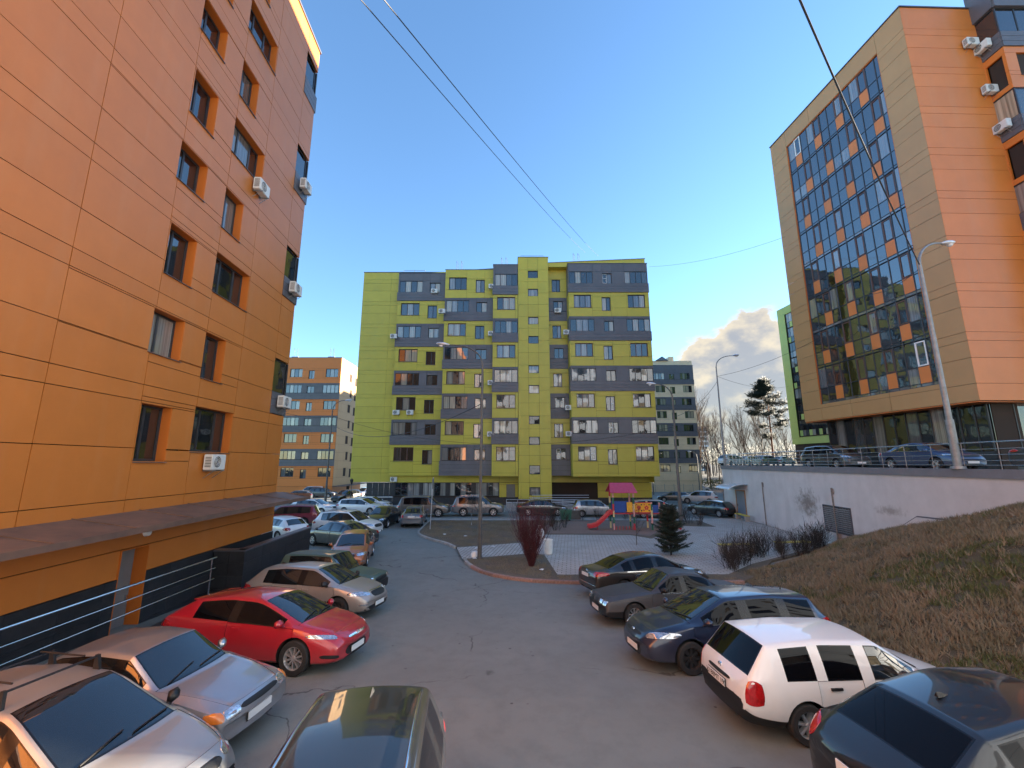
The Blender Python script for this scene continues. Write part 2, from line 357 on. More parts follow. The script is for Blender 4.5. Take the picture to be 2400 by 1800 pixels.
# ---------------------------------------------------------------- left building (orange)
LB = empty('orange_apartment_block', (-13.0, 10.0, 0), 0, 'tall orange clad block with square windows and a long rusty canopy', 'building')
ang = math.pi / 2 + R(3.13)
wl_ = Wall(LB, (-11.4, 20.5), ang)         # s = -(distance from the corner), faces the yard
def Lq(s): return -s                      # photograph distances run from the corner toward the camera
wins = []
for k in range(4):
    z = 5.87 * k
    wins += [(8.1, 6.88, 4.96 + z, 6.65 + z, 2), (5.8, 3.6, 5.31 + z, 6.86 + z, 3)]
    wins += [(8.2, 6.89, 8.23 + z, 9.59 + z, 2), (5.79, 4.62, 7.91 + z, 9.58 + z, 2)]
wins = [w for w in wins if w[3] < 28]
holes = [(Lq(a), Lq(b), z0, z1) for a, b, z0, z1, n in wins]
corner = [(7.22 + 5.87 * k, 8.25 + 5.87 * k, 9.88 + 5.87 * k) for k in range(4)]
holes_c = [(Lq(.78), .70, a, c) for a, b, c in corner]
zj = [3.50, 3.87]
for k in range(9): zj += [5.33 + 2.928 * k, 6.72 + 2.928 * k, 7.20 + 2.928 * k]
zj = [z for z in zj if z < 28.4] + [28.88]
wl_.cladding(Lq(24), .60, zj, [Lq(x) for x in (20.5, 17.3, 14.1, 10.92, 8.15, 5.77, 3.55, .8)], holes + holes_c, mt['orange'])
for i, (a, b, z0, z1, n) in enumerate(wins):
    wl_.window(Lq(a), Lq(b), z0, z1, n, depth=.30, rm='orange_flat', pm='pane_dark', share=(.33, .72) if n == 3 else (.42,))
wl_.core('core', Lq(24), .55, 3.3, 28.7, 14, mt['joint'], d=-.42)
b = MB(); b.box(0, 24.75, 0, 14.6, 0, .12); wl_.mesh('roof_edge', b, mt['sill'], Lq(24.05), 28.90, .06)
# north end wall with the corner balconies seen past the corner
we = Wall(LB, wl_.o + wl_.u * .62 + wl_.n * -.02, ang + math.pi / 2)
for k, (a, b_, c) in enumerate(corner):
    wl_.window(Lq(.76), .55, b_, c, 1, depth=.12, pm='pane_dark', sill=False, name='corner_window')
    for r_ in range(3): wl_.slab('grey_panel', Lq(.80), .70, a + (b_ - a) * r_ / 3 + .01, a + (b_ - a) * (r_ + 1) / 3 - .01, .03, .1, mt['grey'])
    we.window(.05, 2.6, b_, c, 3, depth=.0, d=.08, pm='pane_dark', sill=False, name='corner_window')
    we.slab('grey_panel', .0, 2.7, a, b_, .10, .3, mt['grey'])
we.cladding(0, 14, [3.5] + [5.33 + 2.928 * k for k in range(8)] + [28.88], [2.8, 6, 9, 12], [(-.1, 2.7, a, c) for a, b_, c in corner], mt['orange'])
# ground storey, canopy, plinth, door
wl_.cladding(Lq(24), .60, [1.72, 3.48], [Lq(x) for x in (18, 12.5)], [(Lq(8.02), Lq(7.05), 0, 2.5)], mt['orange'], d=.0)
pj = [-.3, .3, .9, 1.45, 1.72]
wl_.cladding(Lq(24), .60, pj, [Lq(x * 1.2) for x in range(1, 20)], [(Lq(8.02), Lq(7.05), -.4, 2.5)], mt['plinth'], d=.035, t=.05, gap=.008, name='plinth_tile')
wl_.core('ground_core', Lq(24), .55, -.3, 3.3, 12, mt['joint'], d=-.48)
b = MB(); b.box(0, .93, 0, .06, -.2, 2.46); dr = wl_.mesh('door', b, mt['door_grey'], Lq(8.0), 0, -.34)
b = MB(); b.box(.80, .84, -.06, 0, .95, 1.1); b.obj('handle', mt['metal'], dr)
b = MB(); b.box(-.03, 0, -.38, .06, -.2, 2.48); b.box(.95, .98, -.38, .06, -.2, 2.48); b.box(-.03, .98, -.38, .06, 2.46, 2.49); b.obj('door_reveal', mt['orange_flat'], dr)
b = MB(); b.add([(0, -1.62, -.17), (24.6, -1.62, -.17), (24.6, 0, .06), (0, 0, .06), (0, -1.62, -.25), (24.6, -1.62, -.25), (24.6, 0, -.10), (0, 0, -.10)],
                [(0, 1, 2, 3), (4, 7, 6, 5), (0, 4, 5, 1), (1, 5, 6, 2), (2, 6, 7, 3), (3, 7, 4, 0)])
b.box(0, 24.6, -1.64, -1.60, -.29, -.15); b.box(24.55, 24.62, -1.62, 0, -.27, .0)
cn = wl_.mesh('canopy', b, mt['rust'], Lq(24), 3.47, .0)
for k in range(1, 12):
    c_ = MB(); c_.box(-.012, .012, -1.6, 0, 0, .025)
    o = c_.obj('canopy_seam', mt['rust'], cn, (2.05 * k, 0, .062)); o.rotation_euler = (math.atan2(.23, 1.62), 0, 0)
b = MB(); b.cyl((0, .0, 0), (0, -.09, 0), .13, .11, 16); b.obj('wall_lamp', mt['lamp_glass'], LB, wl_.P(Lq(7.2), 2.86, .0), ang)
acg = 'air conditioners on the left orange block'
ac_unit(wl_, Lq(5.15), 4.66, .02, 'white air conditioner under the wide window just above the canopy, left orange block', acg)
ac_unit(wl_, Lq(4.32), 16.45, .02, 'white air conditioner below the half open window, left orange block', acg)
for k in range(3): ac_unit(wl_, Lq(.45), 7.55 + 5.87 * k, .06, 'white air conditioner on grey corner balcony of left orange block', acg)
# dark tiled ramp wall at the building's foot
RW = empty('ramp_parapet', (-10.2, 17, 0), 0, 'low black tiled parapet wall at the foot of the orange block', 'wall')
def walltop(name, pts, z, t, mat, root, z0=-.2, px=0):
    for k, (a, c) in enumerate(zip(pts, pts[1:])):
        a, c = Vector((*a, 0)), Vector((*c, 0)); d = (c - a); L_ = d.length; an = math.atan2(d.y, d.x)
        W_ = Wall(root, a, an); W_.core('wall_core', 0.02, L_ - .02, z0, z, t, mt['joint'], d=-.03)
        n = max(1, round(L_ / .62))
        zz = [z0, .35, .8, 1.25, z] if z > 1.3 else [z0, z * .5, z]
        W_.cladding(0, L_, zz, [L_ * i / n for i in range(1, n)], [], mat, d=0, t=.03, gap=.008, name='tile')
        b = MB(); b.box(-.02, L_ + .02, -.03, t + .06, 0, .05); W_.mesh('coping', b, mt['sill'], 0, z + .004, 0)
walltop('x', [(-11.1, 16.62), (-9.95, 16.62)], 1.66, .25, mt['plinth'], RW)
walltop('x', [(-9.95, 16.62), (-10.20, 22.4)], 1.66, .25, mt['plinth'], RW)
HR = empty('stair_handrail', (-9.3, 10, 0), 0, 'shiny metal handrail with three bars along the orange block ramp', 'handrail')
for k in range(4):
    b = MB(); zz = 1.92 - .32 * k if k < 3 else .62
    if k < 3: b.cyl(Vector((-9.10, 2.0, zz)) - HR.location, Vector((-9.52, 14.4, zz)) - HR.location, .028 if k == 0 else .015, n=8); b.obj('bar', mt['metal'], HR, smooth=40)
for k in range(3):
    y = 2.4 + k * 5.9; b = MB(); b.cyl(Vector((-9.10 - .034 * (y - 2), y, .0)) - HR.location, Vector((-9.10 - .034 * (y - 2), y, 1.92)) - HR.location, .02, n=6); b.obj('post', mt['metal'], HR)
b = MB(); b.box(-.12, .12, -6.5, 6.5, -.2, .66); o = b.obj('ramp_wall', mt['plinth'], None, (-9.30, 8.2, 0), R(1.94)); tag(o, 'low dark ramp kerb wall under the metal handrail', 'wall')

# ---------------------------------------------------------------- green building
GB = empty('lime_apartment_block', (-1, 51, 0), 0, 'lime green and grey checkered nine storey apartment block', 'building')
def face(y): return Wall(GB, (0, y), 0)
ZC = [26.94 - 3 * k for k in range(8)]
def block(y, q0, q1, first_grey, A=(), Bw=(), GL=(), B2=(), zlo=3.48, ztop=28.75, band_out=.12, qj=None, matg='lime', left_cheek=True, ydeep=None, screens=()):
    w = face(y); deep = ydeep or 51.6
    for k, zc in enumerate(ZC):
        grey = (k % 2 == 0) == first_grey
        up = ztop if k == 0 else (ZC[k - 1] - 1.92 if not ((k - 1) % 2 == 0) == first_grey else ZC[k - 1] - 1.92)
        lo = zlo if k == 7 else zc - 1.92
        if grey:
            up_g = up; holes = []
            for a, c in GL:
                w.window(a, c, zc - .75, zc + .75, 4, depth=.03, pm='pane', sill=False, name='balcony_glazing', fw=.05); holes.append((a - .01, c + .01, zc - .75, zc + .75))
            for a, c in B2:
                w.window(a, c, zc - .75, zc + .53, 2, depth=.14, rm='grey', light=0 if (k, a) in screens else None); holes.append((a, c, zc - .75, zc + .53))
            w.cladding(q0, q1, [zc - .77, zc + .8, up] if up - zc > .95 else [zc - .77, up], [x for a, c in list(GL) + list(B2) for x in (a, c)], holes, mt['grey'], name='grey_panel')
            n = 3 if k < 7 else 4
            for r_ in range(n): w.slab('grey_strip', q0 - band_out * .6, q1 + (band_out * .3), lo + (zc - .79 - lo) * r_ / n + .008, lo + (zc - .79 - lo) * (r_ + 1) / n - .008, band_out, .2, mt['grey'])
        else:
            holes = []
            for a, c in A:
                w.window(a, c, zc - .79, zc + .79, 3, depth=.14, rm='frame_brown', light=(2 if a > 7 else 0) if (k, a) in screens else None, fm='frame' if random.random() < .6 else 'frame_brown'); holes.append((a, c, zc - .79, zc + .79))
            for a, c in Bw:
                w.window(a, c, zc - 1.18, zc + .48, 2, depth=.14, rm='frame_brown', share=(.55,), light=1 if (k, a) in screens else None); holes.append((a, c, zc - 1.18, zc + .48))
            js = qj or [x for a, c in list(A)[:1] + list(Bw)[:1] for x in (c,)]
            w.cladding(q0, q1, [lo, zc - .86, zc + .62, up] if k < 7 else [lo, lo + .32, zc - .86, zc + .62, up], js, holes, mt[matg])
    w.core('block_core', q0 + .02, q1 - .02, zlo + .04, ztop - .05, deep - y, mt['joint'], d=-.22)
    b = MB(); b.box(0, q1 - q0 + .1, -.05, deep - y, 0, .05); w.mesh('block_cap', b, mt['sill'], q0 - .05, ztop + .002, 0)
    b = MB(); b.box(0, q1 - q0, 0, deep - y, -.05, 0); w.mesh('soffit', b, mt['lime'], q0, zlo, -.02)
    for sx, qq, an in ((0, q0, -math.pi / 2), (1, q1, math.pi / 2)):
        ws = Wall(GB, (qq, deep if sx == 0 else y + .03), an)
        for k, zc in enumerate(ZC):
            grey = (k % 2 == 0) == first_grey; lo = zlo if k == 7 else zc - 1.92; up = ztop if k == 0 else ZC[k - 1] - 1.92
            ws.slab('side_panel', 0, deep - y - .03, lo + .006, up - .006, 0, .03, mt['grey' if grey else matg])
S_ = {(6, 10.89), (7, 7.4), (5, 10.72), (7, 5.09), (0, 10.89)}
block(50.5, -14.44, -8.40, True, A=[(-13.97, -11.66)], Bw=[(-10.6, -9.43)], GL=[(-14.26, -11.34)], B2=[(-10.43, -9.1)])
block(49.5, -8.32, -2.33, False, A=[(-7.85, -5.65)], Bw=[(-4.51, -3.40)], GL=[(-8.13, -5.31)], B2=[(-4.41, -3.08)])
block(48.5, -2.30, .70, True, A=[(-1.8, .39)], GL=[(-2.07, .66)], ztop=28.95)
block(47.8, 6.78, 16.38, True, A=[(7.4, 9.46), (13.85, 15.88)], Bw=[(10.72, 11.75)], GL=[(6.90, 9.73), (13.57, 16.33)], B2=[(10.89, 12.05)], qj=[9.6, 11.8, 13.7], screens=S_)
# plain west bay
w = face(51.3)
zl = [2.69]
while zl[-1] < 28: zl += [zl[-1] + 1.05, zl[-1] + 1.55, zl[-1] + 3.0]
w.cladding(-19.2, -14.4, [z for z in zl if z < 29] + [29.24], [-15.6], [], mt['lime'])
w.core('west_core', -19.15, -14.0, 2.7, 29.2, 14, mt['joint'], d=-.05)
b = MB(); b.box(0, 34, 0, 14, 0, .06); w.mesh('roof_edge', b, mt['sill'], -19.25, 29.25, .05)
ww = Wall(GB, (-19.2, 65), -math.pi / 2); ww.cladding(0, 13.7, [z for z in zl if z < 29] + [29.24], [4.5, 9], [], mt['lime'])
we_ = Wall(GB, (16.30, 49.5), math.pi / 2); we_.cladding(0, 15, [2.7] + [5.7 + 3 * k for k in range(8)] + [29.4], [4, 8, 12], [], mt['lime'])
# main wall strips between and under the blocks
w = face(50.9)
w.cladding(-14.4, 16.4, [2.66, 3.46], [-10, -5.5, -1.5, .7, 4.5, 8, 12], [], mt['lime'])
w.core('main_core', -14.0, 16.2, -.6, 28.9, 13, mt['joint'], d=-.25)
# stair tower
w = face(48.5); TWN = [(27.2, 28.15), (24.85, 25.79), (21.28, 22.19), (18.88, 19.8), (15.28, 16.21), (12.87, 13.85), (9.29, 10.24), (6.92, 7.85), (3.66, 4.64), (1.36, 2.25)]
zz = [.95, 3.0]
for a, c in TWN[::-1]: zz += [c + .55] if c > 3 else []
zz = sorted(set([.95] + [2.75 + 1.5 * k for k in range(18)] + [29.92]))
w.cladding(.74, 4.45, zz, [1.95, 3.17], [(1.95, 3.17, a, c) for a, c in TWN], mt['lime'])
for a, c in TWN: w.window(1.95, 3.17, a, c, 1, depth=.12, rm='frame', pm='pane_dark' if a < 12 else 'pane', sill=False)
w.core('tower_core', .80, 4.40, .3, 29.85, 6, mt['joint'], d=-.2)
b = MB(); b.box(0, 3.8, -.05, 6, 0, .05); w.mesh('tower_cap', b, mt['sill'], .70, 29.93, 0)
for qq, an, y0 in ((.74, -math.pi / 2, 51.0), (4.45, math.pi / 2, 48.53)):
    Wall(GB, (qq, y0), an).cladding(0, 2.45, zz, [], [], mt['lime'])
# recessed bay between tower and east block
w = face(49.5)
for k, zc in enumerate(ZC):
    up = 28.9 if k == 0 else ZC[k - 1] - 1.92; lo = 3.48 if k == 7 else zc - 1.92
    if k % 2 == 0:
        w.window(4.95, 5.98, zc - 1.1, zc + .5, 2, depth=.12, rm='frame_brown', share=(.58,)); w.cladding(4.47, 6.78, [lo, zc - 1.15, zc + .62, up], [], [(4.95, 5.98, zc - 1.1, zc + .5)], mt['lime'])
    else:
        w.window(5.09, 6.26, zc - .66, zc + .64, 2, depth=.10, rm='grey', light=0 if k == 7 else None); w.cladding(4.47, 6.78, [zc - .70, up], [], [(5.09, 6.26, zc - .66, zc + .64)], mt['grey'], d=.05, name='grey_panel')
        for r_ in range(3): w.slab('grey_strip', 4.50, 6.77, lo + (zc - .72 - lo) * r_ / 3 + .008, lo + (zc - .72 - lo) * (r_ + 1) / 3 - .008, .06, .1, mt['grey'])
w.core('bay_core', 4.4, 6.8, 3.5, 28.8, 3, mt['joint'], d=-.2)
# sloping roof parapets
for pts, y in (([(-12.4, 28.9), (-2.3, 28.9), (-2.3, 29.60), (-7.5, 29.25)], 50.95), ([(4.40, 28.7), (16.42, 28.7), (16.42, 29.78), (4.40, 29.22)], 48.6)):
    b = MB(); b.prism([Vector((p[0], y, p[1])) - GB.location for p in pts], (0, 4, 0)); b.obj('roof_parapet', mt['lime'], GB)
    a, c = (pts[3], pts[2]); b = MB(); b.prism([Vector((a[0], y - .05, a[1])) - GB.location, Vector((c[0] + .05, y - .05, c[1])) - GB.location, Vector((c[0] + .05, y - .05, c[1] + .06)) - GB.location, Vector((a[0], y - .05, a[1] + .06)) - GB.location], (0, 4.1, 0)); b.obj('parapet_cap', mt['sill'], GB)
wr_ = face(52)
for q0, q1, z, y in ((-14.2, -11.4, 28.9, 51.5), (-8.0, -5.0, 29.0, 51.5), (-2.0, .4, 29.1, 51.5), (1.1, 4.0, 29.95, 49.5), (8.0, 10.5, 29.2, 50)): roof_rail(face(y), q0, q1, z, h=.85)
for q, y, z in ((-7.3, 51.5, 29.3), (-1.4, 51, 29.55), (7.8, 49.5, 29.35)): antenna(face(y), q, z, h=1.9)
# ground storey
w = face(51.0)
gw = [(-13.75, -10.85), (-10.5, -7.75), (-7.35, -4.75), (-4.3, -1.56)]
for a, c in gw: w.window(a, c, 1.09, 2.64, 4, depth=.05, pm='pane_shop', sill=False, name='shop_window', fw=.06)
w.cladding(-17.1, -1.5, [1.05, 2.66], [-16.4, -15.7, -15.05, -14.4], [(a, c, 1.05, 2.7) for a, c in gw], mt['plinth'], name='dark_panel')
w.cladding(-17.3, 16.4, [-.7, -.2, .35, .95], [-17 + 1.5 * k for k in range(23)], [(4.6, 10.05, -1, 2.5)], mt['plinth'], d=.06, name='plinth_tile')
w.cladding(-1.5, .72, [.98, 2.64], [], [(-.65, .36, .9, 2.44)], mt['lime'], d=.02)
b = MB(); b.box(0, 1.0, 0, .06, 0, 1.5); d_ = w.mesh('door', b, mt['door_grey'], -.65, .95, -.05); b = MB(); b.box(.08, .13, -.05, 0, .62, .72); b.obj('handle', mt['metal'], d_)
w.cladding(10.05, 16.4, [.72, 1.7, 2.64], [12.8], [], mt['lime'], d=.03)
b = MB(); b.box(0, 5.3, 0, .1, 0, 1.9); w.mesh('entrance_back', b, mt['plinth'], 4.7, .62, -.9)
b = MB(); b.box(0, 1.6, 0, .06, 0, 1.8); d_ = w.mesh('entrance_door', b, mt['door_grey'], 7.5, .65, -.5); b = MB(); b.box(.85, 1.25, -.02, 0, .95, 1.45); b.obj('door_window', mt['black'], d_)
b = MB(); b.box(0, .22, 0, .02, 0, .2); w.mesh('notice', b, mt['white'], 6.6, 2.0, -.85)
b = MB(); b.box(0, 5.5, -1.9, 1, 0, .1); w.mesh('entrance_slab', b, mt['concrete'], 4.6, .60, 0)
g2 = 'air conditioners on the lime block'
lime_ac = [(50.5, -10.2, ZC[0] - .98, .02), (50.5, -14.25, ZC[5] - 1.36, .02), (50.5, -12.6, ZC[5] - 1.36, .02), (49.5, 5.2, ZC[1] - .95, .06), (51.2, -14.3, 2.75, .1), (50.2, -14.95, ZC[2] - 1.0, .02),
           (49.0, -8.9, ZC[1] - 1.2, .02)] + [(48.9, -2.85, ZC[k] - 1.05, .02) for k in (0, 2, 4, 6)] + [(48.4, 6.1, ZC[k] - 1.05, .02) for k in (2, 5, 6)]
for y, q, z, d in lime_ac: ac_unit(face(y), q, z, d, 'white air conditioner fixed to the lime and grey block', g2)
def limit_parts(root, name, n=300):
    """keep the n largest pieces as parts of their own and join the slivers into one part"""
    ps = [o for o in bpy.data.objects if o.parent == root and o.name.split('.')[0] == name]
    ps.sort(key=lambda o: -o.scale.x * o.scale.z)
    rest = ps[n:]
    if not rest: return
    b = MB()
    for o in rest:
        m = Matrix.LocRotScale(o.location, o.rotation_euler, o.scale); x, y, z = 1, 1, 1
        b.add([m @ Vector(p) for p in ((0, 0, 0), (1, 0, 0), (1, 1, 0), (0, 1, 0), (0, 0, 1), (1, 0, 1), (1, 1, 1), (0, 1, 1))], [(0, 3, 2, 1), (4, 5, 6, 7), (0, 1, 5, 4), (1, 2, 6, 5), (2, 3, 7, 6), (3, 0, 4, 7)])
    mat = rest[0].data.materials[0]
    for o in rest: bpy.data.objects.remove(o)
    tag(b.obj('small_panels', mat, root), kind='stuff')
limit_parts(GB, 'panel'); limit_parts(LB, 'panel')
# ---------------------------------------------------------------- right building (orange, glazed flank)
RBd = empty('orange_glazed_block', (32, 28, 4.5), 0, 'tall orange block with a chequered glass flank standing on the terrace', 'building')
fA = Vector((24.5, 35.3, 0)); fB = Vector((25.4, 22.7, 0)); an = math.atan2(-12.6, .9); LA = (fB - fA).length
wa = Wall(RBd, fA, an); Q = lambda s: LA - s
S0, SH = 9.5, 2.915
hole = [(Q(10.75), Q(1.85), 9.5, 9.5 + 8 * SH)]
zr = [8.25, 9.2]
for k in range(9): zr += [9.2 + 1.45 + 2.93 * (k - 0) - .0, 9.2 + 2.43 + 2.93 * k, 9.2 + 2.93 * (k + 1)]
zr = sorted(z for z in set(zr) if z < 33.9) + [34.3]
wa.cladding(0, LA, zr, [Q(10.75), Q(1.85), Q(5), Q(8)], hole, mt['olive_orange'])
wa.core('core', .1, LA - .1, 8.3, 34.2, 20, mt['joint'], d=-.5)
b = MB(); b.box(0, LA + .1, -.06, 20, 0, .08); wa.mesh('roof_edge', b, mt['sill'], -.05, 34.31, 0)
# reveal round the glazing
b = MB(); z0, z1 = 9.5, 9.5 + 8 * SH
b.box(0, .05, 0, .42, 0, z1 - z0); b.box(8.85, 8.9, 0, .42, 0, z1 - z0); b.box(0, 8.9, 0, .42, z1 - z0 - .05, z1 - z0); wa.mesh('glazing_reveal', b, mt['orange_flat'], Q(10.75), z0, -.031)
GZ = wa.core('glazing_backing', Q(10.70), Q(1.90), 9.5, z1, .05, mt['black'], d=-.17)
edges = [1.90] + [2.25 + .7 * k for k in range(13)]
random.seed(11)
for k in range(8):
    zb = 9.5 + SH * k
    for i, (a, c) in enumerate(zip(edges, edges[1:])):
        org = (i >= 1) and ((i - 1) % 3 == (0 if k % 2 == 0 else 1))
        for lo, hi, low in ((zb + .22, zb + 1.22, True), (zb + 1.26, zb + SH - .05, False)):
            if low and org: wa.slab('orange_infill', Q(c) + .01, Q(a) - .01, lo, hi, -.07, .05, mt['orange_r'])
            else:
                o = wa.slab('pane', Q(c) + .03, Q(a) - .03, lo + .02, hi - .02, -.105, .02, mt['pane_mirror'])
                o.rotation_euler = (R(random.uniform(-.2, .2)), 0, an + R(random.uniform(-.25, .25)))
        if org:   # opening sash in a brown frame over the orange panel
            f = MB(); W_ = c - a - .06; h_ = SH - 1.38; e = .075
            f.box(0, W_, 0, .06, 0, e); f.box(0, W_, 0, .06, h_ - e, h_); f.box(0, e, 0, .06, e, h_ - e); f.box(W_ - e, W_, 0, .06, e, h_ - e)
            wh = (k, i) in ((0, 1), (7, 11))
            wa.mesh('sash', f, mt['frame_white' if wh else 'frame_brown'], Q(c) + .03, zb + 1.28, -.06)
    wa.slab('spandrel', Q(10.70), Q(1.90), zb + .02, zb + .18, -.10, .03, mt['pane_mirror'])
for i, e in enumerate(edges): wa.slab('mullion', Q(e) - .025, Q(e) + .025, 9.5, z1 - .05, -.07, .06, mt['alu'])
for k in range(8):
    for dz in (.0, .18, 1.22): wa.slab('transom', Q(10.70), Q(1.90), 9.5 + SH * k + dz, 9.5 + SH * k + dz + .035, -.075, .05, mt['alu'])
# the face to the yard
wb_ = Wall(RBd, fB, R(1.5))
wb_.cladding(0, 4.85, zr, [4.83], [], mt['orange_r'])
wb_.core('yard_core', .1, 24, 8.3, 34.2, 12, mt['joint'], d=-.06)
b = MB(); b.box(0, 25, -.06, 12, 0, .08); wb_.mesh('roof_edge', b, mt['sill'], 0, 34.31, 0)
# projecting balcony stack
xs, yf = 30.2, 21.72
wsd = Wall(RBd, (xs, 22.95), -math.pi / 2); wfr = Wall(RBd, (xs, yf), 0)
for k in range(4):
    zb = 30.1 - 5.87 * k
    for W_, q0, q1, nd in ((wsd, 0, 1.23, 1), (wfr, 0, 10, 8)):
        for r_ in range(3): W_.slab('grey_strip', q0, q1 + (.0), zb + .36 * r_ + .01, zb + .36 * (r_ + 1) - .01, .06, .15, mt['grey'])
        W_.window(q0 + .03, q1, zb + 1.1, zb + 2.9, nd, depth=.02, sill=False, pm='pane', name='balcony_glazing', fw=.05)
        up = zb + 2.93
        if k: W_.cladding(q0, q1, [up, up + 1.2, up + 2.94], [3.4] if nd > 1 else [], [(.18, 1.05, up + .35, up + 2.45)] if nd == 1 else [(.7, 2.6, up + .9, up + 2.5), (5, 6.8, up + .9, up + 2.5)], mt['orange_r'])
        else: W_.slab('grey_parapet', q0 - .02, q1 + .02, up, up + 2.2, .12, .3, mt['grey'])
    if k:
        up = zb + 2.93
        wsd.window(.18, 1.05, up + .35, up + 2.45, 1, depth=.12, rm='orange_flat', sill=False, pm='pane_dark')
        for a in (.7, 5): wfr.window(a, a + 1.85, up + .9, up + 2.5, 2, depth=.16, rm='orange_flat', pm='pane')
b = MB(); b.box(.12, 10, .12, 1.2, 12, 35.0); b.obj('stack_core', mt['joint'], RBd, Vector((xs, yf, 0)) - RBd.location)
wfr.cladding(0, 10, [8.25, 9.2, 10.7, 12.2], [3.4, 7], [], mt['orange_r']); wsd.cladding(0, 1.23, [8.25, 9.2, 10.7, 12.2], [], [], mt['orange_r'])
gR = 'air conditioners on the right orange block'
ac_unit(wsd, .10, 30.6, .1, 'white air conditioner on grey top balcony of the glazed orange block', gR)
ac_unit(wb_, 3.6, 31.1, .02, 'white air conditioner on the bare orange wall under the roof edge', gR)
ac_unit(wb_, 4.1, 27.6, .02, 'white air conditioner beside the tall narrow window of the glazed orange block', gR)
ac_unit(wsd, .10, 24.8, .1, 'white air conditioner on a lower grey balcony of the glazed orange block', gR)
# dark glazed base under the overhang
wd = Wall(RBd, (25.75, 34.5), math.atan2(-11.2, .8)); LD = 11.2
wd.cladding(0, LD, [4.45, 5.1, 5.55], [1.5 * k for k in range(1, 8)], [], mt['plinth'], name='plinth_tile')
for k in range(14):
    wd.slab('glass_panel', .8 * k + .03, .8 * (k + 1) - .03, 5.58, 8.2, -.05, .03, mt['pane_shop' if k in (3, 4) else 'pane_dark'])
    wd.slab('post', .8 * k - .03, .8 * k + .03, 5.55, 8.24, .0, .08, mt['frame'])
wd.core('base_core', .02, LD, 4.4, 8.22, 15, mt['joint'], d=-.12)
we2 = Wall(RBd, (26.5, 23.4), 0); we2.cladding(0, 14, [4.45, 5.1, 5.55], [2 * k for k in range(1, 7)], [], mt['plinth'], name='plinth_tile')
for k in range(9): we2.slab('glass_panel', 1.5 * k + .04, 1.5 * (k + 1) - .04, 5.58, 8.2, -.05, .03, mt['pane_dark']); we2.slab('post', 1.5 * k - .03, 1.5 * k + .03, 5.55, 8.24, 0, .08, mt['frame'])
b = MB(); b.box(0, 12.5, 0, 24, 0, .06); wa.mesh('soffit', b, mt['orange_flat'], .05, 8.18, -.03)

# ---------------------------------------------------------------- far buildings
def striped(root, w, q0, q1, ZCs, grey0, A, Bw, GL, B2, zlo, ztop, mc, deep, acs=0):
    for k, zc in enumerate(ZCs):
        grey = (k % 2 == 0) == grey0; up = ztop if k == 0 else ZCs[k - 1] - 1.92; lo = zlo if k == len(ZCs) - 1 else zc - 1.92
        holes = []
        if grey:
            for a, c in GL: w.window(a, c, zc - .75, zc + .75, 4, depth=.03, sill=False, name='balcony_glazing', fw=.05); holes.append((a, c, zc - .75, zc + .75))
            for a, c in B2: w.window(a, c, zc - .75, zc + .53, 2, depth=.12, sill=False); holes.append((a, c, zc - .75, zc + .53))
            w.cladding(q0, q1, [zc - .77, up], [], holes, mt['grey'], name='grey_panel')
            for r_ in range(2): w.slab('grey_strip', q0 - .05, q1 + .03, lo + (zc - .79 - lo) * r_ / 2, lo + (zc - .79 - lo) * (r_ + 1) / 2 - .02, .12, .2, mt['grey'])
        else:
            for a, c in A: w.window(a, c, zc - .79, zc + .79, 3, depth=.12, sill=False); holes.append((a, c, zc - .79, zc + .79))
            for a, c in Bw: w.window(a, c, zc - 1.1, zc + .48, 2, depth=.12, sill=False); holes.append((a, c, zc - 1.1, zc + .48))
            w.cladding(q0, q1, [lo, up], [q0 + (q1 - q0) / 2], holes, mc)
    w.core('core', q0 + .02, q1 - .02, zlo - 2.5, ztop - .03, deep, mt['joint'], d=-.2)
    b = MB(); b.box(0, q1 - q0 + .1, -.05, deep, 0, .08); w.mesh('roof_edge', b, mt['sill'], q0 - .05, ztop + .005, 0)
FO = empty('far_orange_block', (-42, 82, -1), 0, 'orange and grey striped block behind the parked cars beside the lime block', 'building')
wf = Wall(FO, (-31.7, 76.5), 0); wp = 10.0
A_ = [(-2.75, -.5), (-9.35, -7.1), (-15.5, -13.2), (-22, -19.8)]; B_ = [(-5.9, -4.85), (-11.8, -10.8), (-18, -17)]
G_ = [(-3.1, -.2), (-9.9, -7.0), (-16, -13.2)]; C_ = [(-6.0, -4.7), (-11.9, -10.7)]
striped(FO, wf, -26, 0, [21.3 - 3 * k for k in range(7)], False, A_, B_, G_, C_, .85, 24.2, mt['orange_far'], 14)
wf.cladding(-26, 0, [-1.4, .84], [-6, -12, -18], [], mt['orange_far'], d=-.1)
ws_ = Wall(FO, (-31.68, 76.55), math.pi / 2 + R(0))
sw = []
for k in range(7):
    zc = 21.3 - 3 * k; sw += [((4.3 if k % 2 == 0 else 4.9), (5.5 if k % 2 == 0 else 5.9), zc - .8, zc + .7), (7.2, 8.2, zc - 1.1, zc + .5), (10.5, 12, zc - .8, zc + .7)]
ws_.cladding(0, 14, [.85, 2.3] + [2.3 + 1.5 * k for k in range(1, 15)] + [24.2], [1.5, 4, 6.5, 9.5], sw, mt['cream'])  # same orange wall as the front, its sunlit look painted in
for a, c, z0, z1 in sw: ws_.window(a, c, z0, z1, 2 if c - a > 1.1 else 1, depth=.25, sill=False, rm='frame_brown')
b = MB(); b.box(0, 14, -1.8, 0, -.12, 0); ws_.mesh('canopy', b, mt['rust'], 0, .9, 0)
ws_.cladding(0, 14, [-1.4, .8], [5, 10], [(6.5, 8, -1.4, .6)], mt['orange_r'])
for q, d in ((-9.3, -.6), (-2.5, -.6)): antenna(wf, q, 24.25, d, 1.9)
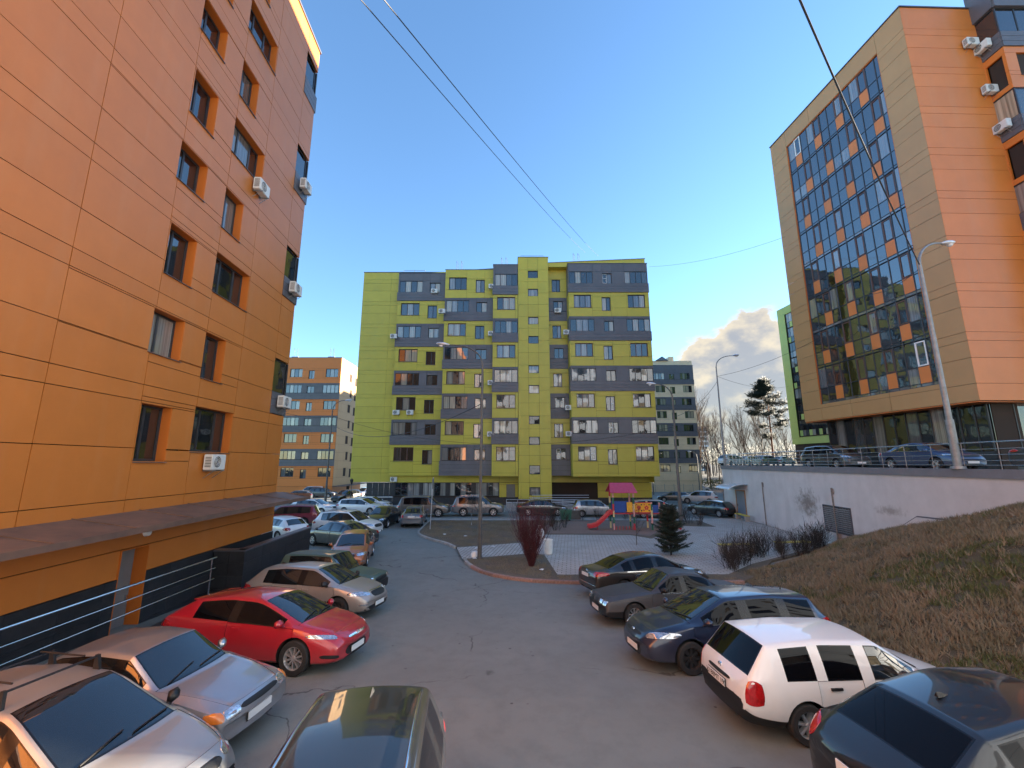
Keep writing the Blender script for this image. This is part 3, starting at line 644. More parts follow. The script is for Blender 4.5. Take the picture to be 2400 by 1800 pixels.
roof_rail(wf, -23, -18, 24.3); roof_rail(ws_, 8, 12, 24.3, h=.9)
BB = empty('beige_apartment_block', (36, 100, -1), 0, 'beige and grey striped block behind the lime block by the bare trees', 'building')
wf = Wall(BB, (42.3, 96.5), 0)
A_ = [(-2.6, -.6), (-9.0, -6.8), (-15, -12.8)]; B_ = [(-5.6, -4.5), (-11.5, -10.4)]; G_ = [(-3.1, -.9), (-9.5, -6.8), (-15, -12.8)]; C_ = [(-5.7, -4.5), (-11.5, -10.4)]
striped(BB, wf, -17, 0, [24.8 - 3 * k for k in range(8)], True, A_, B_, G_, C_, 1.0, 27.4, mt['beige'], 13)
wf.cladding(-17, 0, [-1.4, .98], [-6, -12], [], mt['beige'], d=-.1)
b = MB(); b.box(0, 17, 0, 13, 0, 1.1); wf.mesh('attic', b, mt['beige'], -17, 27.5, -.4)
b = MB(); b.box(0, 1.2, 0, 2, 0, 2.2); wf.mesh('chimney', b, mt['beige'], -5.2, 27.5, -.8)
b = MB(); b.prism([(-8.6, -1.2, 28.6), (-5.6, -1.2, 28.6), (-7.0, -1.2, 29.6)], (0, 4, 0)); o = b.obj('roof_hood', mt['sill'], BB, wf.P(0, 0, 0) + Vector((0, 1.2, 0)))
for q in (-10.2, -9.3): antenna(wf, q, 27.6, -1, 2.6)
wfe = Wall(BB, (42.32, 96.5), math.pi / 2); wfe.cladding(0, 13, [-1.4, 3, 6, 9, 12, 15, 18, 21, 24, 27.4], [4, 8], [], mt['cream'])
GR = empty('green_glazed_block', (58, 74, 4.5), 0, 'pale green block with a glass flank half hidden behind the glazed orange block', 'building')
fA2 = Vector((52, 79, 0)); wg = Wall(GR, fA2, an)
wg.cladding(0, 12.6, [8.25, 9.4, 12.3, 15.2, 18.1, 21, 24, 27, 30, 33, 34.3], [1.9, 10.8], [(1.9, 10.8, 9.5, 32.8)], mt['lime_pale'])
wg.core('core', .1, 12.5, 4.6, 34.2, 18, mt['joint'], d=-.4)
for k in range(8):
    zb = 9.5 + SH * k
    for i in range(12):
        a = 1.95 + .74 * i
        for lo, hi, low in ((zb + .2, zb + 1.2, 1), (zb + 1.25, zb + SH - .04, 0)):
            wg.slab('infill' if low and (i % 3 == k % 3) else 'pane', a + .03, a + .70, lo, hi, -.2, .03, mt['lime_pale'] if low and (i % 3 == k % 3) else mt['pane_dark' if (i + k) % 4 else 'pane'])
wg.slab('base_wall', .6, 12, 4.5, 8.2, -1.0, .2, mt['plinth'])
b = MB(); b.box(0, 17, 0, 30, 4.5, 34); b.obj('sun_block_mass', mt['lime_pale'], GR, Vector((53.2, 36, 0)) - GR.location)  # unseen mass added to keep the low sun off the yard
HRB = empty('pink_high_rise', (127, 260, 0), 0, 'distant pinkish high rise with rows of balconies behind bare trees', 'building')
mt['pink'] = M('pink_brick', (.36, .27, .25), .8, noise=(.3, .1)); mt['pinkwin'] = M('far_window', (.06, .07, .08), .2)
wh = Wall(HRB, (95, 262), R(8)); b = MB(); b.box(0, 28, 0, 14, 0, 27.5); b.box(5, 13, 3, 10, 27.5, 30); wh.mesh('wall', b, mt['pink'], 0, 0, 0)
for k in range(9):
    for i in range(10):
        wh.slab('window', 1 + 2.7 * i, 2.7 + 2.7 * i, 1.6 + 2.9 * k, 3.0 + 2.9 * k, .06, .1, mt['pinkwin'])
    wh.slab('balcony', .6, 27.4, .4 + 2.9 * k, 1.3 + 2.9 * k, .5, .5, mt['white'])
# the block the camera looks from, added unseen for bounce light and reflections
mt['own'] = M('bounce_cladding', (.52, .60, .71), .5, rnd=.04)  # tone picked so the bounced fill light comes out neutral
OB = empty('added_bounce_block', (2, -8, 0), 0, 'plain pale block added unseen behind the viewpoint for bounce light and reflections', 'building')
wo_ = Wall(OB, (34, -1.6), math.pi)
hs = [(3 + 4.6 * i, 5.2 + 4.6 * i, 4.6 + 3 * k - (0 if k else .0), 6.2 + 3 * k) for i in range(12) for k in range(8)]
hs = [x for x in hs if not (30 < x[0] < 36 and x[2] < 6)]
wo_.cladding(0, 62, [-.2, 3.4] + [6.4 + 3 * k for k in range(8)], [15, 30, 45], hs, mt['own'])
for x in hs: wo_.slab('pane', *x, -.12, .03, mt['pane'])
wo_.core('core', 0, 62, -.2, 27.3, 10, mt['joint'], d=-.2)
# ---------------------------------------------------------------- ground, roads, paving
def gz(y): return .5 if y < 9 else (.5 * (18 - y) / 9 if y < 18 else (0.0 if y <= 46 else (-1.4 * (y - 46) / 46 if y < 92 else -1.4)))   # the drive climbs a little toward the viewpoint
def sheet(name, x0, x1, y0, y1, dz, mat, kind='structure'):
    ys = sorted(set([y0, y1] + [y for y in (9, 18, 46, 92) if y0 < y < y1])); b = MB()
    for a, c in zip(ys, ys[1:]): b.quad((x0, a, gz(a) + dz), (x1, a, gz(a) + dz), (x1, c, gz(c) + dz), (x0, c, gz(c) + dz))
    return tag(b.obj(name, mat), kind=kind)
def surface(name, c0, c1, c2, rough=.85, s0=.25, s1=3, s2=160, bumpd=.006, spots=None):
    m = bpy.data.materials.new(name); m.use_nodes = True; t = m.node_tree; N = t.nodes; b = N['Principled BSDF']; L = t.links.new
    g = N.new('ShaderNodeNewGeometry')
    def nz(s, d=6, rr=.6):
        n = N.new('ShaderNodeTexNoise'); n.inputs['Scale'].default_value = s; n.inputs['Detail'].default_value = d; n.inputs['Roughness'].default_value = rr; L(g.outputs['Position'], n.inputs['Vector']); return n.outputs[0]
    def mr(v, a, c, lo=0, hi=1):
        r = N.new('ShaderNodeMapRange'); L(v, r.inputs[0]); r.inputs[1].default_value = a; r.inputs[2].default_value = c; r.inputs[3].default_value = lo; r.inputs[4].default_value = hi; return r.outputs[0]
    def mix(f, a, c):
        x = N.new('ShaderNodeMix'); x.data_type = 'RGBA'; L(f, x.inputs[0])
        for i, q in ((6, a), (7, c)):
            if isinstance(q, tuple): x.inputs[i].default_value = (*q, 1)
            else: L(q, x.inputs[i])
        return x.outputs[2]
    col = mix(mr(nz(s0), .35, .65), c0, c1); col = mix(mr(nz(s1, 9, .7), .45, .75, 0, .7), col, c2)
    fine = nz(s2, 2); col = mix(mr(fine, .38, .62, 0, .35), col, tuple(x * .55 for x in c0))
    if spots:
        v = N.new('ShaderNodeTexVoronoi'); v.inputs['Scale'].default_value = spots[0]; L(g.outputs['Position'], v.inputs['Vector'])
        nn = nz(6); a = N.new('ShaderNodeMath'); a.operation = 'MULTIPLY_ADD'; L(nn, a.inputs[0]); a.inputs[1].default_value = .22; L(v.outputs['Distance'], a.inputs[2])
        col = mix(mr(a.outputs[0], .13, .19, spots[1], 0), col, (.025, .024, .023))
    if spots:   # small oil drips gathered in places
        v = N.new('ShaderNodeTexVoronoi'); v.inputs['Scale'].default_value = 3.1; L(g.outputs['Position'], v.inputs['Vector']); w_ = nz(.55, 2)
        a = N.new('ShaderNodeMath'); a.operation = 'MULTIPLY_ADD'; L(nz(14), a.inputs[0]); a.inputs[1].default_value = .25; L(v.outputs['Distance'], a.inputs[2])
        k = N.new('ShaderNodeMath'); k.operation = 'MULTIPLY'; L(mr(a.outputs[0], .20, .25, .75, 0), k.inputs[0]); L(mr(w_, .56, .62), k.inputs[1]); col = mix(k.outputs[0], col, (.03, .029, .028))
        # hairline cracks, sealed here and there
        wv = N.new('ShaderNodeTexNoise'); wv.inputs['Scale'].default_value = .9; wv.inputs['Detail'].default_value = 6; L(g.outputs['Position'], wv.inputs['Vector'])
        va = N.new('ShaderNodeVectorMath'); va.operation = 'MULTIPLY_ADD'; L(wv.outputs['Color'], va.inputs[0]); va.inputs[1].default_value = (1.6, 1.6, 0); L(g.outputs['Position'], va.inputs[2])
        vc = N.new('ShaderNodeTexVoronoi'); vc.feature = 'DISTANCE_TO_EDGE'; vc.inputs['Scale'].default_value = .16; L(va.outputs[0], vc.inputs['Vector'])
        k2 = N.new('ShaderNodeMath'); k2.operation = 'MULTIPLY'; L(mr(vc.outputs['Distance'], .0015, .004, .8, 0), k2.inputs[0]); L(mr(nz(.4, 2), .48, .56), k2.inputs[1]); col = mix(k2.outputs[0], col, (.05, .049, .048))
    L(col, b.inputs['Base Color']); b.inputs['Roughness'].default_value = rough
    bp = N.new('ShaderNodeBump'); bp.inputs['Strength'].default_value = .5; bp.inputs['Distance'].default_value = bumpd; L(fine, bp.inputs['Height']); L(bp.outputs[0], b.inputs['Normal'])
    return m
mt['asphalt'] = surface('asphalt', (.183, .194, .183), (.226, .237, .222), (.144, .152, .145), .8, .22, 2.2, 190, spots=(.55, .6))
mt['soil'] = surface('dry_soil', (.115, .088, .062), (.16, .125, .085), (.075, .060, .045), .95, .8, 5, 60, .02)
mt['sand'] = surface('reddish_sand', (.25, .17, .135), (.21, .145, .12), (.16, .115, .095), .95, .5, 4, 80, .01)
mt['terrace_asphalt'] = surface('terrace_asphalt', (.06, .06, .06), (.075, .074, .072), (.05, .05, .05), .8, .22, 2.2, 190)
mt['terrain'] = surface('dry_terrain', (.045, .038, .026), (.036, .034, .02), (.05, .042, .03), .95, .05, .5, 5, .05)
def paver_mat(name, c, rot):
    m = bpy.data.materials.new(name); m.use_nodes = True; t = m.node_tree; N = t.nodes; b = N['Principled BSDF']; L = t.links.new
    g = N.new('ShaderNodeNewGeometry'); mp = N.new('ShaderNodeMapping'); mp.inputs['Rotation'].default_value = (0, 0, rot); L(g.outputs['Position'], mp.inputs[0])
    br = N.new('ShaderNodeTexBrick'); br.inputs['Scale'].default_value = 1; br.inputs['Brick Width'].default_value = .40; br.inputs['Row Height'].default_value = .20; br.inputs['Mortar Size'].default_value = .022; L(mp.outputs[0], br.inputs['Vector'])
    br.inputs['Color1'].default_value = (*c, 1); br.inputs['Color2'].default_value = (*[x * .86 for x in c], 1); br.inputs['Mortar'].default_value = (.19, .175, .155, 1)
    n = N.new('ShaderNodeTexNoise'); n.inputs['Scale'].default_value = .8; n.inputs['Detail'].default_value = 8; L(g.outputs['Position'], n.inputs['Vector'])
    mx = N.new('ShaderNodeMix'); mx.data_type = 'RGBA'; r = N.new('ShaderNodeMapRange'); L(n.outputs[0], r.inputs[0]); r.inputs[1].default_value = .4; r.inputs[2].default_value = .75; r.inputs[4].default_value = .55; L(r.outputs[0], mx.inputs[0])
    L(br.outputs[0], mx.inputs[6]); mx.inputs[7].default_value = (.25, .23, .21, 1); L(mx.outputs[2], b.inputs['Base Color']); b.inputs['Roughness'].default_value = .85
    bp = N.new('ShaderNodeBump'); bp.inputs['Strength'].default_value = .6; bp.inputs['Distance'].default_value = .01; L(br.outputs['Fac'], bp.inputs['Height']); bp.invert = True; L(bp.outputs[0], b.inputs['Normal'])
    return m
mt['paver'] = paver_mat('grey_pavers', (.47, .435, .395), R(8)); mt['paver2'] = paver_mat('path_pavers', (.47, .44, .40), R(100))
sheet('ground', -900, 900, -80, 1500, -.03, mt['terrain'])
sheet('road', -75, 60, -12, 135, 0, mt['asphalt'])
def poly(name, pts, z, mat, kind='structure', t=None):
    b = MB()
    if t: b.prism([(x, y, z - t) for x, y in pts], (0, 0, t))
    else: b.add([(x, y, z) for x, y in pts], [tuple(range(len(pts)))])
    o = b.obj(name, mat); bm = bmesh.new(); bm.from_mesh(o.data); bmesh.ops.triangulate(bm, faces=[f for f in bm.faces if len(f.verts) > 4]); bmesh.ops.recalc_face_normals(bm, faces=bm.faces)
    for f in bm.faces:
        if not t and f.normal.z < 0: f.normal_flip()
    bm.to_mesh(o.data); bm.free(); return tag(o, kind=kind)
arc = [(-7.05, 38.5), (-7.0, 35.5), (-6.75, 31.2), (-6.35, 30.2), (-5.21, 28.48), (-4.02, 27.18), (-3.19, 25.55), (-2.75, 24.2), (-2.51, 23.0), (-2.26, 21.84), (-1.56, 20.51), (-.54, 19.4), (1.02, 18.75), (2.59, 18.55), (5, 18.5), (9.6, 18.6)]
isl = [(x + .13, y) for x, y in arc[:9]] + [(x + .05, y + .12) for x, y in arc[9:]]
poly('lawn', isl + [(10.6, 19.5), (13, 22.4), (19.3, 26.5), (20.3, 38.4)], .105, mt['soil'], t=.2)
poly('path', [(-3.20, 25.70), (.50, 27.15), (.95, 24.1), (-2.52, 22.75)], .110, mt['paver2'])
poly('plaza', [(.50, 27.14), (1.46, 30.2), (8, 30.0), (9.0, 28.6), (13.3, 34.2), (15.6, 33.7), (15.9, 38.3), (20.2, 38.3), (19.2, 26.9), (11.5, 21.6), (9.5, 19.75), (1.98, 19.69), (1.72, 23.81), (.96, 24.12)], .110, mt['paver'])
poly('sandpit', [(2.6, 30.6), (7.8, 30.5), (9.2, 29.6), (12.4, 34.6), (11.5, 37.0), (4.5, 37.2), (2.4, 34)], .112, mt['sand'])
poly('footway', [(-6.9, 38.45), (19.9, 38.45), (20.0, 37.4), (-6.9, 37.6)], .108, mt['concrete'])
K = tag(empty('kerb', (0, 25, 0)), kind='structure')
def kerb(pts, mat_fn, h=.13, w=.15, step=.98):
    pts = [Vector((*p, 0)) for p in pts]; seg = []; acc = [0]
    for a, c in zip(pts, pts[1:]): acc.append(acc[-1] + (c - a).length)
    def at(s):
        for i in range(len(pts) - 1):
            if s <= acc[i + 1] + 1e-6: return pts[i].lerp(pts[i + 1], (s - acc[i]) / (acc[i + 1] - acc[i]))
        return pts[-1]
    n = max(1, round(acc[-1] / step))
    for k in range(n):
        a, c = at(acc[-1] * k / n), at(acc[-1] * (k + 1) / n); d = c - a; mat = mat_fn((a + c) / 2)
        if mat is None: continue
        b = 'kerb_' + mat.name
        if b not in UNIT:
            q = MB(); q.prism([(0, 0, -.2), (0, 0, h - .02), (0, .02, h), (0, w, h), (0, w, -.2)], (1, 0, 0)); UNIT[b] = q.mesh('kerb_stone', mat)
        o = link('kerb_stone', UNIT[b], K, a - K.location + Vector((0, 0, random.uniform(-.006, .006))), math.atan2(d.y, d.x)); o.scale = (d.length - .012, 1, 1)
def km(p):
    if 22.7 < p.y < 25.8 and p.x < -2: return None
    return mt['kerb_red'] if p.y < 21 else mt['kerb']
kerb(arc, km)
kerb([(20, 38.62), (-6.9, 38.62)], lambda p: mt['kerb'])
kerb([(-17, 45.6), (16.5, 45.6)], lambda p: mt['kerb'])
poly('pavement', [(-17, 45.75), (16.5, 45.75), (16.5, 50.9), (-17, 50.9)], .10, mt['concrete'], t=.2)
# terrace and garage
wlx = lambda y: 16.8 + .0915 * y
TP = [(wlx(-9), -9), (20.69, 42.5), (36, 62), (60, 125), (170, 125), (170, -9)]
poly('terrace', [(x + .35, y) if i == 0 else ((x + .35, y - .3) if i == 1 else (x, y)) for i, (x, y) in enumerate(TP)], 4.52, mt['terrace_asphalt'], t=.3)
GA = empty('garage_retaining_wall', (19, 25, 0), 0, 'long white rendered garage wall with stains and grey coping', 'wall')
mt['render'] = M('white_render', (.56, .53, .515), .85, noise=(.9, .08), streak=(1.1, .30, (.30, .275, .25)), bump=(35, .35, .012))
mt['coping'] = M('grey_coping', (.17, .17, .185), .6, noise=(2, .1))
ga = math.atan2(42.5 - (-9), 20.69 - wlx(-9)); L_ = math.hypot(42.5 + 9, 20.69 - wlx(-9))
wg_ = Wall(GA, (20.69, 42.5), ga + math.pi)
b = MB(); b.box(0, L_, 0, .4, -.3, 4.32); wg_.mesh('wall', b, mt['render'], 0, 0, 0)
b = MB(); b.box(-.1, L_, -.08, .55, 4.32, 4.66); wg_.mesh('coping', b, mt['coping'], 0, 0, 0)
wge = Wall(GA, (36, 62), math.atan2(42.5 - 62, 20.69 - 36)); Le = math.hypot(19.5, 15.3); b = MB(); b.box(0, Le, 0, .4, -1.5, 4.32); wge.mesh('end_wall', b, mt['render'], 0, 0, 0)
b = MB(); b.box(0, Le, -.08, .55, 4.32, 4.66); wge.mesh('end_coping', b, mt['coping'], 0, 0, 0)
# pixel -> distance along the garage wall
def gq(u, v):
    x, y, w = ray(u, v); o, d = wg_.o, wg_.u; det = -x * d.y + y * d.x
    t = (-o.x * d.y + o.y * d.x) / det; s = (x * o.y - y * o.x) / det
    return s, CAM_H + w * t
z7 = lambda x, y: gq(1650 + x * .33906, 1000 + y * .33906)
mt['slat'] = M('vent_slat', (.30, .31, .33), .5, noise=(6, .2))
# vent grille: frame and slats
a0, a1 = z7(822, 535), z7(1030, 680); vq0, vq1 = a0[0], a1[0]; vz1 = a0[1]; vz0 = vz1 - 1.55
b = MB(); W_ = vq1 - vq0
b.box(0, W_, 0, .1, 0, .06); b.box(0, W_, 0, .1, 1.49, 1.55); b.box(0, .06, 0, .1, .06, 1.49); b.box(W_ - .06, W_, 0, .1, .06, 1.49); vg = wg_.mesh('vent_grille', b, mt['sill'], vq0, vz0, .05)
b = MB(); b.box(.06, W_ - .06, .05, .06, .06, 1.49); b.obj('vent_back', mt['black'], vg)
for k in range(12):
    b = MB(); b.add([(.06, .04, 0), (W_ - .06, .04, 0), (W_ - .06, -.01, .065), (.06, -.01, .065), (.06, .04, .012), (W_ - .06, .04, .012), (W_ - .06, -.01, .077), (.06, -.01, .077)], [(0, 1, 2, 3), (4, 7, 6, 5), (0, 4, 5, 1), (1, 5, 6, 2), (2, 6, 7, 3), (3, 7, 4, 0)])
    b.obj('slat', mt['slat'], vg, (0, 0, .09 + k * .115))
# rain pipes with a hook at the top
mt['pipe'] = M('old_drain_pipe', (.22, .19, .17), .6, metal=.3, noise=(7, .3))
for px, pt, pb in ((405, 385, 720), (885, 425, 835), (130, 365, 650)):
    q, zt = z7(px, pt); b = MB(); b.tube([(0, -.06, -.2 - zt), (0, -.06, -.25), (0, -.06, -.08), (.03, -.08, -.01), (.09, -.08, 0), (.13, -.06, -.08), (.13, -.06, -.35)], .035, 8); wg_.mesh('drain_pipe', b, mt['pipe'], q, zt, .0, 50)
# grime on the render: patches with a shape of their own, fixed to the wall
def grime_mat(m, spots):
    t = m.node_tree; N = t.nodes; L = t.links.new; b = N['Principled BSDF']; src = b.inputs['Base Color'].links[0].from_socket; g = N.new('ShaderNodeNewGeometry')
    n = N.new('ShaderNodeTexNoise'); n.inputs['Scale'].default_value = 3.2; n.inputs['Detail'].default_value = 9; n.inputs['Roughness'].default_value = .72; L(g.outputs['Position'], n.inputs['Vector'])
    for (p, sy, sz, col, amt) in spots:
        a = N.new('ShaderNodeVectorMath'); a.operation = 'SUBTRACT'; L(g.outputs['Position'], a.inputs[0]); a.inputs[1].default_value = p
        c = N.new('ShaderNodeVectorMath'); c.operation = 'MULTIPLY'; L(a.outputs[0], c.inputs[0]); c.inputs[1].default_value = (0, 1 / sy, 1 / sz)
        d = N.new('ShaderNodeVectorMath'); d.operation = 'LENGTH'; L(c.outputs[0], d.inputs[0])
        k = N.new('ShaderNodeMath'); k.operation = 'MULTIPLY_ADD'; L(d.outputs['Value'], k.inputs[0]); k.inputs[1].default_value = -.42; L(n.outputs[0], k.inputs[2])
        r = N.new('ShaderNodeMapRange'); L(k.outputs[0], r.inputs[0]); r.inputs[1].default_value = .14; r.inputs[2].default_value = .42; r.inputs[4].default_value = amt
        x = N.new('ShaderNodeMix'); x.data_type = 'RGBA'; L(r.outputs[0], x.inputs[0]); L(src, x.inputs[6]); x.inputs[7].default_value = (*col, 1); src = x.outputs[2]
    L(src, b.inputs['Base Color'])
def wpt(u, v): q, z = z7(u, v); return tuple(wg_.P(q, z, 0) + GA.location)
grime_mat(mt['render'], [(wpt(715, 530), 1.6, 1.25, (.15, .12, .095), .8), (wpt(1280, 580), 1.2, .35, (.2, .16, .13), .6), (wpt(940, 760), .45, 1.3, (.33, .17, .08), .8), (wpt(845, 690), .25, .8, (.30, .13, .09), .7),
    (wpt(450, 705), 3.0, .5, (.26, .23, .20), .6), (wpt(1000, 800), 2.5, .45, (.25, .22, .18), .6), (wpt(240, 600), 1.6, 1.2, (.30, .24, .16), .5)])
mt['rustmark'] = M('rust_mark', (.32, .17, .09), .95, noise=(9, .35))
# door with awning
a0 = z7(228, 492); a1 = z7(290, 660); q0, q1 = min(a0[0], a1[0]), max(a0[0], a1[0]); q1 = q0 + 1.75
b = MB(); b.box(0, 1.7, -.02, .1, 0, 2.35); dd = wg_.mesh('garage_door', b, mt['door_blue'], q0, .1, .0)
b = MB(); b.box(-.12, 0, -.06, .1, 0, 2.45); b.box(1.7, 1.8, -.06, .1, 0, 2.45); b.box(-.12, 1.8, -.06, .1, 2.35, 2.47); b.obj('door_frame', mt['rustmark'], dd)
b = MB(); b.box(.15, .2, -.07, -.02, 1.0, 1.2); b.obj('handle', mt['metal'], dd)
b = MB(); n = 8
pr = [(-1.6 * math.sin(t), .45 * math.cos(t)) for t in [math.pi / 2 * k / n for k in range(n + 1)]]
b.add([(x, y, z) for y, z in pr for x in (0, 2.9)], [(2 * k, 2 * k + 1, 2 * k + 3, 2 * k + 2) for k in range(n)])
aw = wg_.mesh('awning', b, M('clear_awning', (.62, .66, .72), .12, coat=.6), q0 - .5, 2.65, .0, 60)
for x in (0, 1.45, 2.9):
    r_ = MB(); r_.tube([(x, y, z - .03) for y, z in pr], .02, 6); r_.cyl((x, -1.58, .0), (x, 0, .0), .015, n=6); r_.obj('awning_rib', mt['metal'], aw)
# railing along the terrace edge
TR = empty('terrace_railing', (19, 25, 4.66), 0, 'stainless railing with four bars along the terrace edge', 'railing')
wt_ = Wall(TR, (20.69, 42.5), ga + math.pi)
for k, z in enumerate((5.70, 5.44, 5.22, 5.0, 4.82)):
    b = MB(); b.cyl((0, 0, 0), (L_ - 5, 0, 0), .03 if k == 0 else .014, n=8); wt_.mesh('bar', b, mt['metal'], .2, z, -.15, 50)
for k in range(32):
    b = MB(); b.cyl((0, 0, 0), (0, 0, 1.06), .014, n=6); wt_.mesh('post', b, mt['galv'], .3 + 1.45 * k, 4.64, -.15)
wt2 = Wall(TR, (36, 62), math.atan2(42.5 - 62, 20.69 - 36))
for k, z in enumerate((5.70, 5.44, 5.22, 5.0)):
    b = MB(); b.cyl((0, 0, 0), (Le, 0, 0), .03 if k == 0 else .014, n=8); wt2.mesh('bar', b, mt['metal'], 0, z, -.15, 50)
for k in range(14):
    b = MB(); b.cyl((0, 0, 0), (0, 0, 1.06), .02, n=6); wt2.mesh('post', b, mt['metal'], .3 + 1.8 * k, 4.64, -.15)
# grass bank
def xf(y): return 8.75 + 1.5 * min(1, max(0, (y - 12) / 8)) + max(0, y - 20.0) * 1.42 + .18 * math.sin(y * .9)
def hb(y): return 3.9 * min(1, max(0, (26.6 - y) / 13.0)) ** .9
import mathutils
def bank(x, y):
    a, c = xf(y), wlx(y) - .03
    if x <= a or c - a < .2: return gz(y)
    t = min(1, (x - a) / (c - a)); s = t * t * (3 - 2 * t) * .45 + t * .55
    n = mathutils.noise.noise(Vector((x * .6, y * .6, 0))) * .16 + mathutils.noise.noise(Vector((x * 2.2, y * 2.2, 5))) * .05
    return max(0, gz(y) * (1 - s) + hb(y) * s + n * min(1, t * 5) * min(1, (1 - t) * 6 + .2) * min(1, hb(y))) + .0
NX, NY = 60, 130; b = MB(); vs_ = []
for j in range(NY + 1):
    y = -6 + (26.6 + 6) * j / NY; a, c = xf(y), wlx(y) - .02
    for i in range(NX + 1):
        x = a - .1 + (c - a + .1) * i / NX; vs_.append((x, y, bank(x, y) + .012 - (.05 if i == 0 else 0)))
b.add(vs_, [(j * (NX + 1) + i, j * (NX + 1) + i + 1, (j + 1) * (NX + 1) + i + 1, (j + 1) * (NX + 1) + i) for j in range(NY) for i in range(NX)])
mt['turf'] = surface('bank_turf', (.105, .080, .048), (.085, .078, .042), (.06, .047, .032), .95, .5, 3, 30, .05)
tag(b.obj('grass_bank', mt['turf'], smooth=180), kind='structure')
# coping of the steps that climb the bank beside the garage
SW = empty('step_parapet', (18, 20, 0), 0, 'low pale wall with a dark metal cap stepping up the grass bank', 'wall')
for pts in ([(25.2, .25), (22.4, 1.35), (20.9, 1.40)], [(21.3, 1.45), (19.4, 2.55), (17.0, 2.62)]):
    for (ya, za), (yb, zb_) in zip(pts, pts[1:]):
        b = MB(); x0 = wlx(ya) - .75; x1 = wlx(yb) - .75
        b.add([Vector(p) - SW.location for p in ((x0, ya, za - 1.2), (x0 + .18, ya, za - 1.2), (x1 + .18, yb, zb_ - 1.2), (x1, yb, zb_ - 1.2), (x0, ya, za), (x0 + .18, ya, za), (x1 + .18, yb, zb_), (x1, yb, zb_))],
              [(0, 3, 2, 1), (4, 5, 6, 7), (0, 1, 5, 4), (1, 2, 6, 5), (2, 3, 7, 6), (3, 0, 4, 7)]); b.obj('wall', mt['render'], SW)
        b = MB(); b.tube([Vector((x0 + .09, ya, za + .02)) - SW.location, Vector((x1 + .09, yb, zb_ + .02)) - SW.location], .05, 4); b.obj('cap', mt['sill'], SW)
# ---------------------------------------------------------------- lamp posts
def lamp_post(p, H, az, arm, label, mat='galv', r=.085, name='lamp_post', lean=(0, 0), base=0.0):
    e = empty(name, p, 0, label, 'lamp post', None); d = Vector((math.cos(az), math.sin(az), 0)); m = mt[mat]
    tp = Vector((lean[0], lean[1], H - 1.2))
    b = MB(); b.cyl((0, 0, -.1), tp * .22, r * 1.35, r * 1.3, 14); b.cyl(tp * .22, tp, r, r * .62, 14); b.cyl((0, 0, -.05), (0, 0, .06), r * 2.4, r * 2.2, 14); b.obj('pole', m, e, smooth=40)
    pts = [tp - Vector((0, 0, .3))]
    for k in range(9):
        t = k / 8; pts.append(tp + d * (arm * (t ** 1.6)) + Vector((0, 0, 1.2 * math.sin(t * math.pi / 2) ** .8)))
    b = MB(); b.tube(pts, r * .55, 8, r * .36); b.obj('arm', m, e, smooth=50)
    hd = pts[-1]; c = MB(); n = 14; prof = [(0, .03), (.15, .09), (.4, .16), (.72, .15), (.9, .10), (.98, .02)]
    vs = []
    for x, w in prof:
        for i in range(n):
            t = 2 * math.pi * i / n; vs.append((x * .82 - .1, w * math.cos(t), .75 * w * math.sin(t) * (1.0 if math.sin(t) > 0 else .75) + x * .10))
    c.add(vs, [(k * n + i, k * n + (i + 1) % n, (k + 1) * n + (i + 1) % n, (k + 1) * n + i) for k in range(len(prof) - 1) for i in range(n)] + [tuple(range(n - 1, -1, -1)), tuple(range((len(prof) - 1) * n, len(prof) * n))])
    o = c.obj('lamp_head', mt['lamp_head'], e, hd, az, 60)
    g = MB(); g.lathe([(.001, -.10), (.07, -.085), (.115, -.03), (.12, .0)], 14, 'z', (.42, 0, -.02)); g.obj('lamp_glass', mt['lamp_glass'], o, smooth=60)
    return e, p + tp, p + hd
V3 = lambda *a: Vector(a)
lp1 = lamp_post(V3(-1.66, 22.9, .1), 11.4, R(172), 2.0, 'tall lamp post at the kerb corner before the lime block', 'pole_dark', lean=(0.02, .0))
lp2 = lamp_post(V3(18.45, 17.8, 4.72), 10.2, R(10), 1.55, 'thick galvanised lamp post on the terrace before the glazed orange block', 'galv', .11)
lp3 = lamp_post(V3(20.9, 42.2, 4.6), 11.2, R(5), 1.9, 'slender lamp post at the far corner of the garage roof', 'galv', .09)
lp4 = lamp_post(V3(-20.0, 46.8, -.05), 11.9, R(20), 1.3, 'dark lamp post among the cars in front of the far orange block', 'pole_dark', .10)
lp5 = lamp_post(V3(13.25, 34.5, .1), 11.3, R(168), 1.3, 'dark lamp post behind the playground', 'pole_dark', .12)
lp6 = lamp_post(V3(27.3, 84, -1.2), 9.5, R(180), 1.5, 'thin dark post before the beige block, beside the lime block corner', 'pole_dark', .11)
lp7 = lamp_post(V3(38.0, 88, -1.3), 8.5, R(180), 1.2, 'thin dark post before the right end of the beige block', 'pole_dark', .11)
lp8 = lamp_post(V3(45.0, 60, 4.5), 8.0, R(190), 2.4, 'pale lamp post beyond the terrace parking', 'galv', .09)
mt['pale_pole'] = M('pale_pole', (.42, .42, .44), .5, metal=.3)
e = empty('sign_post', (-6.05, 32.6, .1), 0, 'slim pale sign post leaning at the kerb of the lawn', 'sign post')
b = MB(); b.cyl((0, 0, -.1), (.12, 0, 3.75), .035, .03, 10); b.obj('pole', mt['pale_pole'], e, smooth=40)
b = MB(); b.box(.10, .13, -.28, .28, 2.9, 3.65); b.obj('sign_plate', mt['galv'], e)
e = empty('street_lantern', (-16.8, 45.4, 0), 0, 'small black street lantern by the corner of the lime block', 'lantern')
